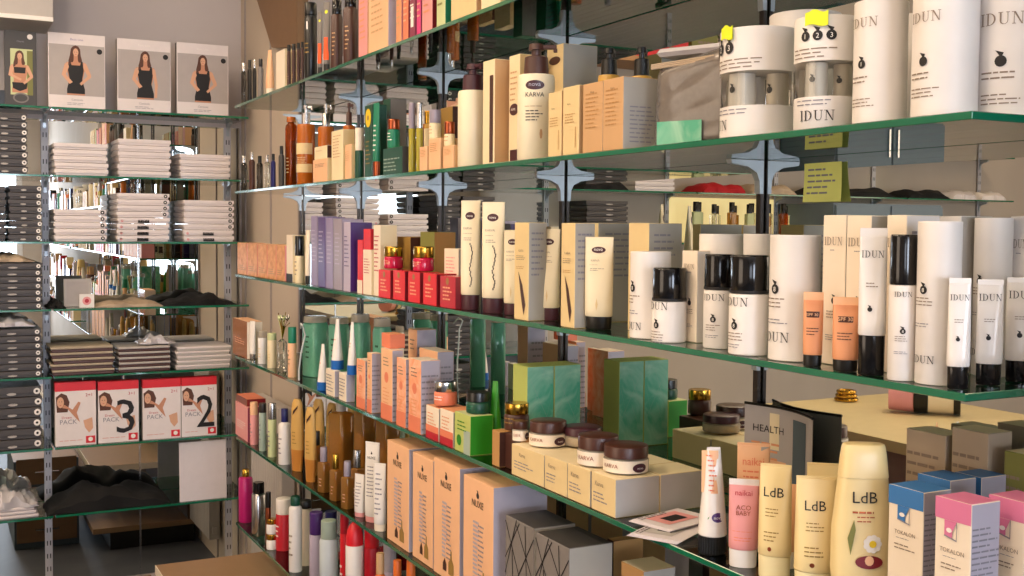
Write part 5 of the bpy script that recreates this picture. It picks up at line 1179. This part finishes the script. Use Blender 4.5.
# =================================================================== BACK WALL UNIT
def bspot(u, v_shelf, dy=.012):
    """point on back shelf number v_shelf, set dy behind its front edge"""
    z = BZ[v_shelf]+GT/2+.0005; y = YS+dy; return x_at(u, y, z), y, z
def bz(v, x, y): return z_at(v, x, y)
def person(p, s, cx, z0, h, style):
    """flat printed picture of a standing woman, h high"""
    P_ = lambda pts, m, l: p.poly([(cx+a*h, z0+b*h) for a, b in pts], s, m, l)
    P_([(-.1, .6), (-.14, .68), (-.11, .8), (-.09, .93), (-.05, .98), (.0, 1.0), (.05, .98), (.085, .92), (.095, .8), (.12, .7), (.09, .62)], 'hair', 1.2)
    P_([(-.08, .6), (.08, .6), (.04, .7), (.038, .82), (-.038, .82), (-.04, .7)], 'skin', 1.6)
    P_([(-.1, .62), (-.145, .6), (-.13, .72), (-.09, .8), (-.06, .84), (-.06, .72)], 'hair', 2.8)
    P_([(.052*math.cos(2*PI*k/14), .86+.08*math.sin(2*PI*k/14)) for k in range(14)], 'skin_light', 2.5)
    for e in (-1, 1): P_([(e*.022+.008*math.cos(2*PI*k/6), .865+.006*math.sin(2*PI*k/6)) for k in range(6)], 'ink_black', 3)
    P_([(-.018, .82), (.018, .82), (.0, .81)], 'red', 3)
    P_([(-.18, .66), (.18, .66), (.17, .5), (.13, .3), (.17, .1), (.17, 0), (-.17, 0), (-.17, .1), (-.13, .3), (-.17, .5)], 'skin', 1.4)
    if style == 0:
        P_([(-.13, .6), (.13, .6), (.12, .46), (-.12, .46)], 'ink_black', 2.0); P_([(-.17, .24), (.17, .24), (.15, .1), (.02, .04), (-.02, .04), (-.15, .1)], 'ink_black', 2.0)
    else:
        P_([(-.13, .68), (-.1, .68), (-.08, .6), (.08, .6), (.1, .68), (.13, .68), (.15, .5), (.12, .32), (.17, .12), (.17, .03), (-.17, .03), (-.17, .12), (-.12, .32), (-.15, .5)], 'ink_black', 2.0)
    # arms
    P_([(.15, .66), (.2, .64), (.29, .42), (.29, .37), (.1, .2), (.07, .24), (.22, .39), (.14, .56)] if style != 2 else [(.15, .66), (.2, .62), (.25, .3), (.23, .04), (.18, .04), (.19, .3), (.14, .55)], 'skin_light', 2.6)
    P_([(-.15, .66), (-.21, .62), (-.27, .4), (-.12, .22), (-.06, .26), (-.19, .41), (-.13, .56)] if style else [(-.15, .66), (-.21, .62), (-.25, .4), (.02, .28), (.04, .33), (-.17, .43), (-.13, .56)], 'skin_light', 2.6)
def picture_box(u0, u1, vt, style, dark, label):
    x0, y, z = bspot(u0, 0, .02); x1 = x_at(u1, y, z); W = x1-x0; H = z_at(vt, (x0+x1)/2, y)-z
    p = Part(); m_ = 'dark_grey' if dark else 'photo_white'; p.box(0, 0, 0, W, .035, H, m_, side='mid_grey')
    s = flat(.035)
    if dark:
        p.patch(-W*.32, W*.38, H*.14, H*.76, s, 'green_pale', 1, 1); p.patch(W*.2, W*.38, H*.14, H*.74, s, 'olive', 1, 1.1); person(p, s, -W*.03, H*.17, H*.57, 0)
        p.disc(W*.3, H*.93, W*.09, s, 'ink_white'); p.text('Classic', 0, H*.85, H*.025, s, 'ink_grey'); p.disc(0, H*.1, W*.25, s, 'mid_grey', 20, H*.07, 3); p.disc(0, H*.1, W*.2, s, 'dark_grey', 20, H*.05, 3.5)
    else:
        p.patch(-W*.485, W*.485, H*.17, H*.85, s, 'photo_grey', 1, 1); person(p, s, [0, -.02, 0.02, 0][style+0]*W, H*.175, H*.67, [0, 1, 2, 3][style])
        p.disc(W*.4, H*.78, W*.05, s, 'ink_black', lift=2); p.text('Basic Line', 0, H*.91, H*.03, s, 'ink_white' if style > 1 else 'purple_light', W*.6); p.text('Camisole', 0, H*.1, H*.028, s, 'ink_grey', W*.35); p.lines(0, H*.07, W*.35, 2, H*.02, s, 'ink_grey')
    o = p.build('picture_box', smooth=False); o.location = ((x0+x1)/2, y+.0175, z); tag(o, label, 'box')
picture_box(5, 37, 31, 0, True, 'slim dark box picturing a person in black underwear, leftmost on the top shelf')
picture_box(48.5, 105.5, 34, 1, False, 'white box picturing a person in a black camisole, hand on hip, left of three')
picture_box(117.5, 171, 40, 2, False, 'white box picturing a person in a black camisole, middle of three')
picture_box(177, 228.5, 44, 3, False, 'white box picturing a person in a black camisole, right of three by the corner')
p = Part(); p.box(0, 0, 0, .07, .05, .05, 'black'); x, y, z = bspot(-4, 0, .02); o = p.build('small_box'); o.location = (x, y+.03, z); tag(o, 'small black box left of the slim dark picture box', 'box')

WORD = ['bottom', 'second', 'third', 'fourth', 'fifth', 'sixth', 'seventh', 'eighth', 'ninth']
def garment_stack(u0, u1, vt, sh, n, mat, where, dots, blk=0, white=True, D=.2, dy=.012, xs=None, hh=None):
    if xs is None:
        x0, y, z = bspot(u0, sh, dy); x1 = x_at(u1, y, z)
    else: x0, x1 = xs; y = YS+dy; z = BZ[sh]+GT/2+.0005
    W = x1-x0; H = hh or (z_at(vt, (x0+x1)/2, y)-z); h = H/n
    rn = random.Random(int(abs(x0)*1000)+sh)
    protos = {}
    for k in range(n):
        key = (k < blk)
        if key not in protos:
            r = empty('garment_box', (0, 0, 0)); s = flat(D)
            p = Part(); p.box(0, .002, 0, W-.008, D-.006, h*.6, mat); 
            if key:
                p.patch(-W*.12, W*.1, h*.08, h*.58, lambda a, b, e: s(a, b, e-.001), 'ink_black', 1, 2); p.disc(-W*.42, h*.4, h*.22, lambda a, b, e: s(a, b, e-.001), 'pink', 10, lift=2)
            if not white: p.disc(-W*.05, h*.3, W*.09, lambda a, b, e: s(a, b, e-.001), 'light_grey', 10, h*.14, 2)
            p.build('tray', r, smooth=False)
            q = Part(); q.box(0, 0, h*.34, W, D, h*.62-.0008, mat)
            if dots and not key:
                zz = h*.5; q.disc(W*.42, zz, h*.3, s, 'ink_black' if white else 'ink_white', 14, lift=3); q.disc(W*.42, zz, h*.12, s, 'ink_white' if white else 'ink_black', 8, lift=4)
            q.build('lid', r, smooth=False); protos[key] = r; o = r
            lab = None
        else: o = copy_thing(protos[key])
        o.location = ((x0+x1)/2+rn.uniform(-.002, .002), y+D/2+rn.uniform(0, .004), z+k*h); o.rotation_euler = (0, 0, rn.uniform(-.012, .012))
        nm = 'topmost' if k == n-1 else WORD[k]
        tag(o, '%s flat garment box, %s in stack %s' % ('white' if white else 'dark grey', nm, where), 'box', 'garment boxes '+where)
garment_stack(54, 108, 143, 1, 5, 'photo_white', 'below the left camisole box', False)
garment_stack(118.5, 171, 139, 1, 6, 'photo_white', 'below the middle camisole box', False)
garment_stack(180, 230, 154, 1, 4, 'photo_white', 'below the right camisole box', False)
garment_stack(54.5, 107, 209, 2, 5, 'photo_white', 'on the third shelf, left', True)
garment_stack(117.5, 169.5, 193, 2, 8, 'photo_white', 'on the third shelf, tallest', True, 4)
garment_stack(184, 234, 200, 2, 7, 'photo_white', 'on the third shelf, by the corner', True, 2)
garment_stack(-14, 28, 113, 1, 8, 'charcoal_box', 'on the second shelf of the dark bay', True, white=False)
garment_stack(-42, 6, 185, 2, 8, 'charcoal_box', 'on third shelf, cut by picture edge', False, white=False)
garment_stack(9, 42, 185, 2, 8, 'charcoal_box', 'on the third shelf, beside the pale upright', True, white=False)
garment_stack(-12, 43, 263, 3, 7, 'charcoal_box', 'on the fourth shelf of the dark bay', True, white=False)
garment_stack(-12, 42.5, 329, 4, 7, 'charcoal_box', 'on the fifth shelf of the dark bay', True, white=False)
garment_stack(-12, 42, 387, 5, 6, 'charcoal_box', 'on the sixth shelf of the dark bay', True, white=False)

def cloth(name, x0, x1, z, h, mat, label, cat='clothing', D=.2, seed=1, y=None, amp=.5, edge=.3):
    rn = random.Random(seed); n, m_ = 26, 12; V = []; F = []; y = y or YS+.01
    ph = [rn.uniform(0, 6) for _ in range(6)]
    for j in range(m_+1):
        for i in range(n+1):
            s, t = i/n, j/m_
            e = min(1, min(s, 1-s)/edge)**.6*min(1, min(t+.08, 1.02-t)/.25)**.5
            f = 1+amp*(.5*math.sin(9*s+ph[0]+3*t)+.3*math.sin(19*s+ph[1]-5*t)+.2*math.sin(33*s+ph[2]+9*t)+rn.uniform(-.05, .05))
            V.append((x0+(x1-x0)*s+rn.uniform(-.003, .003), y+D*t+.008*math.sin(14*s+ph[3])+rn.uniform(-.002, .002), z+max(.001, h*e*f*.7)))
    k = len(V); V += [(a, b, z) for a, b, c in V]
    for j in range(m_):
        for i in range(n):
            a = j*(n+1)+i; F += [(a, a+1, a+n+2, a+n+1), (k+a, k+a+n+1, k+a+n+2, k+a+1)]
    for i in range(n): F.append((i, k+i, k+i+1, i+1)); a = m_*(n+1)+i; F.append((a, a+1, k+a+1, k+a))
    for j in range(m_): a = j*(n+1); F.append((a, a+n+1, k+a+n+1, k+a)); a += n; F.append((a, k+a, k+a+n+1, a+n+1))
    p = Part(); p.add(V, F, mat); o = p.build(name); tag(o, label, cat); return o
def bzz(i): return BZ[i]+GT/2+.0006
X = lambda u, sh=3: x_at(u, YS+.01, BZ[sh])
cloth('folded_garment', X(96), X(164), bzz(3), .03, 'cloth_beige', 'crumpled beige garment on the fourth shelf', seed=2)
cloth('folded_garment', X(166), X(237), bzz(3), .045, 'cloth_black', 'crumpled black garment on the fourth shelf by the corner', seed=3)
cloth('folded_garment', X(49), X(66), bzz(3), .03, 'cloth_black', 'small dark garment on the fourth shelf beside the pale upright', seed=4)
o = cloth('garment_heap', X(47, 6), X(172, 6), bzz(6), .1, 'cloth_black', 'heap of tangled black garments on the lowest shelf beside the white sheet', 'clothing', seed=5, amp=.42, edge=.3); o['kind'] = 'stuff'
cloth('folded_garment', X(-20), X(36), bzz(3)+(z_at(263, -1, YS)-bzz(3))+.002, .03, 'cloth_beige', 'beige cloth folded on the grey boxes of the fourth shelf', seed=7, y=YS+.02, D=.15)
cloth('garment_bag', X(-20, 4), X(36, 4), bzz(4)+(z_at(329, -1, YS)-bzz(4))+.002, .035, 'plastic_bag', 'silvery plastic bag on the grey boxes of the fifth shelf', 'bag', seed=8, y=YS+.02, D=.15)
cloth('garment_bag', X(-20, 6), X(39, 6), bzz(6)+.04, .06, 'plastic_bag', 'crumpled clear plastic bag on the white garments, lowest shelf', 'bag', seed=9, amp=.8, D=.17)
for k in range(3):
    p = Part(); x0, x1 = X(-25, 6), X(39-2*k, 6); p.box((x0+x1)/2, YS+.1, bzz(6)+k*.0135, x1-x0, .18, .0125, 'paper', ch=.004); o = p.build('folded_garment')
    tag(o, 'folded white garment on the lowest shelf of the dark bay, %s of three' % ['bottom', 'middle', 'top'][k], 'clothing')
# flat packed garments on the fifth shelf
for s_, (a, b, vt, wh) in enumerate([(51, 114.5, 346, 'left stack'), (118.5, 171, 346, 'middle stack'), (176, 231, 346, 'right stack')]):
    x0, x1 = X(a, 4), X(b, 4); H = z_at(vt, (x0+x1)/2, YS+.02)-bzz(4); h = H/5
    for k in range(5):
        p = Part(); rn = random.Random(s_*9+k); dx = rn.uniform(-.004, .004)
        p.box((x0+x1)/2+dx, YS+.105, bzz(4)+k*h, (x1-x0)*.96, .19, h*.55, 'brown' if s_ < 2 else 'light_grey', ch=.002)
        p.box((x0+x1)/2+dx, YS+.105, bzz(4)+k*h+h*.56, (x1-x0)*.985, .195, h*.4, ['cloth_grey', 'light_grey', 'photo_white'][s_], ch=.002)
        o = p.build('packed_garment', smooth=False); tag(o, 'flat packed garment on the fifth shelf, %s layer of the %s' % (['bottom', 'second', 'third', 'fourth', 'top'][k], wh), 'clothing', 'packed garments, '+wh)
cloth('garment_bag', X(140, 4), X(178, 4), bzz(4)+z_at(345, X(150, 4), YS+.02)-bzz(4)+.002, .03, 'plastic_bag', 'crumpled clear bag on the packed garments, middle of the fifth shelf', 'bag', seed=12, amp=.9, D=.1, y=YS+.03)
# framed card and small label
r = empty('photo_frame', (X(80.5), YS+.10, bzz(3)), 0); x0, x1 = X(67), X(95); W = x1-x0; H = z_at(279, x0, YS+.1)-bzz(3)
p = Part(); p.box(0, 0, 0, W, .008, H, 'light_grey'); s = flat(.008); p.patch(-W*.4, W*.4, H*.1, H*.9, s, 'photo_grey', 1); p.build('card', r, smooth=False); tag(r, 'pale grey framed card on the fourth shelf, behind the tiny picture label', 'frame')
p = Part(); W2 = X(95)-X(80); H2 = .05; p.box(0, 0, 0, W2, .005, H2, 'white'); s = flat(.005); p.disc(0, H2*.5, W2*.3, s, 'pink', 14); p.disc(0, H2*.5, W2*.15, s, 'red', 10, lift=2); o = p.build('picture_label', smooth=False); o.location = (X(87.5), YS+.03, bzz(3)); tag(o, 'tiny white label with a pink picture on the fourth shelf', 'label')
# red packs
def red_pack(u0, u1, v0, num, label):
    x0, y, z = bspot(u0, 5, .015); x1 = x_at(u1, y, z); W = x1-x0; H = z_at(v0, (x0+x1)/2, y)-z
    p = Part(); p.box(0, 0, 0, W, .045, H*.86, 'photo_white', side='light_grey'); p.box(0, 0, H*.86, W, .046, H*.14, 'red_bright')
    s = flat(.045); L = W; h = H*.86
    g = lambda pts, m, l=1.5: p.poly([(a*L, b*h) for a, b in pts], s, m, l)
    g([(-.46, .62), (-.48, .9), (-.35, .97), (-.22, .93), (-.15, .8), (-.2, .62)], 'hair'); g([(-.37+.085*math.cos(2*PI*k/12), .80+.10*math.sin(2*PI*k/12)) for k in range(12)], 'skin_light', 2)
    for e_ in (-.4, -.34): g([(e_+.01*math.cos(2*PI*k/6), .815+.008*math.sin(2*PI*k/6)) for k in range(6)], 'ink_black', 3)
    g([(-.4, .755), (-.34, .755), (-.37, .745)], 'red', 3)
    g([(-.33, .7), (-.2, .68), (.0, .5), (.1, .42), (.02, .6), (.12, .78), (.06, .8), (-.08, .66), (-.28, .76)], 'skin', 1.8); g([(.18, .45), (.4, .5), (.42, .3), (.32, .22), (.22, .32)], 'skin_light', 1.8)
    p.text('Dream', -L*.22, h*.5, h*.045, s, 'red', L*.4); p.text('PACK', -L*.18, h*.4, h*.085, s, 'ink_grey', L*.45); p.lines(-L*.1, h*.1, L*.6, 1, h*.03, s, 'ink_pink')
    p.text('3+1' if num == '3' else '2+1', L*.32, h*.89, h*.06, s, 'red', L*.25); p.patch(L*.24, L*.47, h*.03, h*.16, s, 'red_bright', 1, 2)
    p.disc(L*.355, h*.1, L*.06, s, 'ink_white', 8, lift=4)
    if num: p.text(num, L*.17, h*.18, h*.66, s, 'ink_black', L*.5, lift=5)
    o = p.build('garment_pack', smooth=False); o.location = ((x0+x1)/2, y+.023, z); tag(o, label, 'pack')
red_pack(55.5, 96.5, 382, '', 'white pack with a red top and smiling face, leftmost of four')
red_pack(98.5, 139, 381, '3', 'white pack with a red top and large black numeral three')
red_pack(143, 181, 379, '', 'white pack with a red top and no number, third from the left')
red_pack(181.8, 217, 377, '2', 'white pack with red top and large black numeral two, rightmost of four')
# white sheet leaning on the lowest shelf
x0, x1 = X(180, 6), X(227, 6); H = z_at(443, x0, YS+.02)-bzz(6)
p = Part(); p.box(0, 0, 0, x1-x0, .004, H, 'paper'); o = p.build('paper_sheet', smooth=False); o.location = ((x0+x1)/2, YS+.015, bzz(6)); o.rotation_euler = (-.04, 0, 0); tag(o, 'blank white sheet standing on the lowest shelf by the corner', 'sheet')

# bays further left, seen in the mirror wall
garment_stack(0, 0, 0, 0, 7, 'charcoal_box', 'on the top shelf, third bay', False, white=False, xs=(-2.05, -1.8), hh=.17)
garment_stack(0, 0, 0, 1, 4, 'photo_white', 'on the second shelf of the third bay', False, xs=(-1.98, -1.76), hh=.09)
garment_stack(0, 0, 0, 2, 8, 'charcoal_box', 'on the third shelf of the third bay', False, white=False, xs=(-1.72, -1.5), hh=.19)
for i, (x0, x1, sh, m_, l) in enumerate([(-1.72, -1.48, 1, 'cloth_black', 'black'), (-2.4, -2.14, 1, 'cloth_red', 'bright red'), (-2.72, -2.44, 1, 'cloth_beige', 'beige'), (-3.4, -2.82, 1, 'cloth_black', 'long black'), (-3.8, -3.5, 1, 'cloth_black', 'rumpled black'), (-4.02, -3.83, 1, 'paper', 'white'), (-4.24, -4.04, 1, 'photo_white', 'pinkish white'), (-3.42, -3.15, 0, 'cloth_black', 'short black'), (-2.1, -1.9, 0, 'warm_white', 'cream') if False else (-4.2, -3.6, 0, 'light_grey', 'wide grey'), (-3.1, -2.82, 0, 'cloth_red', 'deep red'), (-2.7, -2.45, 0, 'cloth_beige', 'pale')]):
    cloth('folded_garment', x0, x1, bzz(sh), .06, m_, '%s folded garment on the %s shelf beyond the dark bay, seen mirrored' % (l, lv[sh]), seed=20+i, amp=.25, edge=.12)
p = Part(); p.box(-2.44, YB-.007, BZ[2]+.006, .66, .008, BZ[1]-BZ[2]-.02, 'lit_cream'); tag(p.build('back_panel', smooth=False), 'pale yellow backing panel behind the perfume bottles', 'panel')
rn = random.Random(11)
def perfume(x, y, w, h, m_, label, wide):
    r = empty('perfume_bottle', (x, y, bzz(2)), 0); p = Part(); p.loft([(0, w*.48, .014, 6), (.002, w*.5, .015, 6), (h*.74, w*.5, .015, 6), (h*.76, w*.2, .01, 3)], m_, 24); p.patch(-w*.3, w*.3, h*.15, h*.45, flat(.031), 'cream', 1); p.build('body', r)
    q = Part(); q.loft([(h*.762, w*.33), (h-.002, w*.33), (h, w*.3)], 'black_gloss', 20); q.build('cap', r)
    tag(r, label, 'perfume', 'perfumes on the yellow-backed shelf')
k = 0
ordn = ['first', 'second', 'third', 'fourth', 'fifth', 'sixth', 'seventh', 'eighth', 'ninth', 'tenth', 'eleventh', 'twelfth', 'thirteenth', 'fourteenth', 'fifteenth']
for i in range(12):
    x = -2.14-.054*i
    m_ = ['gold_liquid', 'clear', 'amber', 'green_pale'][rn.randrange(4)]
    perfume(x, YS+.06+.05*(i % 2), rn.uniform(.036, .046), rn.uniform(.17, .2), m_, 'black-capped perfume bottle, %s from the dark bay on the yellow-backed shelf' % ordn[i], 0)
# high shelf with packages and greenery
p = Part(); p.box(-2.75, YB-.13, 2.27, 2.7, .24, .025, 'wood_tan'); tag(p.build('wall_shelf', smooth=False), 'high wooden shelf above the perfume bays, seen mirrored', 'shelf')
hx = -1.42
for i, (w_, h_, m_, l) in enumerate([(.16, .2, 'green_pale', 'pale green'), (.14, .12, 'tan', 'tan'), (.3, .12, 'red_bright', 'bright red'), (.15, .2, 'olive', 'olive'), (.01, .05, 'cream', 'cream'), (.2, .08, 'warm_white', 'white'), (.22, .1, 'green_dark', 'dark green'), (.25, .12, 'cream_deep', 'golden'), (.2, .16, 'coral', 'coral'), (.26, .12, 'grey_side', 'grey')]):
    p = Part(); p.box(0, 0, 0, w_, .18, h_, m_, front=m_); p.lines(0, h_*.7, w_*.7, 3, h_*.2, flat(.18), 'ink_soft'); o = p.build('parcel', smooth=False); o.location = (hx-w_/2, YB-.13, 2.296); hx -= w_+.02
    if i == 4: hx = -2.98
    tag(o, l+' flat parcel on the high wooden shelf', 'parcel')
for i, (x, zz) in enumerate(((-2.61, 0), (-2.40, 0), (-2.82, 0))):
    r = empty('potted_plant', (x, YB-.13, 2.296+zz), 0)
    p = Part(); V = []; F = []
    rn = random.Random(i)
    for k in range(90):
        a, b, rr = rn.uniform(0, 2*PI), rn.uniform(-.2, 1.3), rn.uniform(.03, .09); c = Vector((rr*math.cos(a)*math.cos(b), .8*rr*math.sin(a)*math.cos(b), rr*math.sin(b)*1.2+.13))
        d = Vector((math.cos(a), math.sin(a), rn.uniform(-.3, .6))).normalized()*.04; e_ = d.cross(Vector((0, 0, 1))).normalized()*.013
        n_ = len(V); V += [c-d*.5, c+e_, c+d, c-e_]; F.append((n_, n_+1, n_+2, n_+3))
    p.add(V, F, 'leaf_plant'); p.build('foliage', r)
    q = Part()
    for k in range(9):
        a = rn.uniform(0, 6.28); q.loft([(.2, .004), (.21, .02), (.225, .006)], 'flower_yellow', 8, cx=.07*math.cos(a), cy=.07*math.sin(a))
    q.build('flowers', r)
    t = Part(); t.loft([(0, .03), (.09, .045)], 'brown', 20); t.build('pot', r)
    tag(r, 'leafy plant with yellow flowers on the high shelf, %s' % ['middle one', 'nearest the dark bay', 'outermost'][i], 'plant')
# wall section behind the viewpoint, mirrored at the back of the garment shelves
rn = random.Random(77)
ys = [.58, .02, -.54, -1.1, -1.66]
for j, k in enumerate('ABCDE'):
    p = Part(); p.box((XF-.004)/2, (.6-1.7)/2, Z[k]-GT/2, -.004-XF, 2.3, GT, 'glass_edge', top='shelf_glass'); o = p.build('glass_shelf', smooth=False)
    gi = o.data.materials.find('shelf_glass')
    for f in o.data.polygons:
        if abs(f.normal.z) > .9: f.material_index = gi
    tag(o, '%s glass shelf of the section behind the viewpoint' % ['top', 'second', 'third', 'fourth', 'lowest'][j], 'glass shelf', 'glass shelves behind the viewpoint')
    y = .56; n_ = 0
    while y > -1.65:
        w_ = rn.uniform(.035, .075); h_ = rn.uniform(.09, .19); cn, m_ = rn.choice([('cream', 'cream'), ('white', 'white'), ('black', 'black'), ('red', 'red'), ('orange', 'orange'), ('teal', 'teal_card'), ('navy', 'navy'), ('pink', 'pink'), ('tan', 'tan'), ('white', 'white_gloss'), ('gold', 'gold_solid'), ('brown', 'brown')])
        if rn.random() < .5:
            p = Part(); p.box(0, 0, 0, w_, .05, h_, m_); d_lines('ink_soft', 5, .8)(p, flat(.05), w_, h_); o = p.build('carton', smooth=False); nm = 'carton'
        else:
            o = empty('bottle'); mk_bottle(o, w_*.42, h_, cap=rn.choice(['black', 'silver', 'white']), body=m_, cap_h=.22); nm = 'bottle'
        o.location = (XF+.05, y-w_/2, Z[k]+GT/2+.0005); o.rotation_euler = (0, 0, FACE)
        n_ += 1
        tag(o, '%s %s, %s from the near end, %s shelf behind the viewpoint' % (cn, nm, (ordn+['%dth' % q for q in range(16, 60)])[n_-1], ['top', 'second', 'third', 'fourth', 'lowest'][j]), nm, 'goods on the %s shelf behind the viewpoint' % ['top', 'second', 'third', 'fourth', 'lowest'][j])
        y -= w_+rn.uniform(.004, .03)
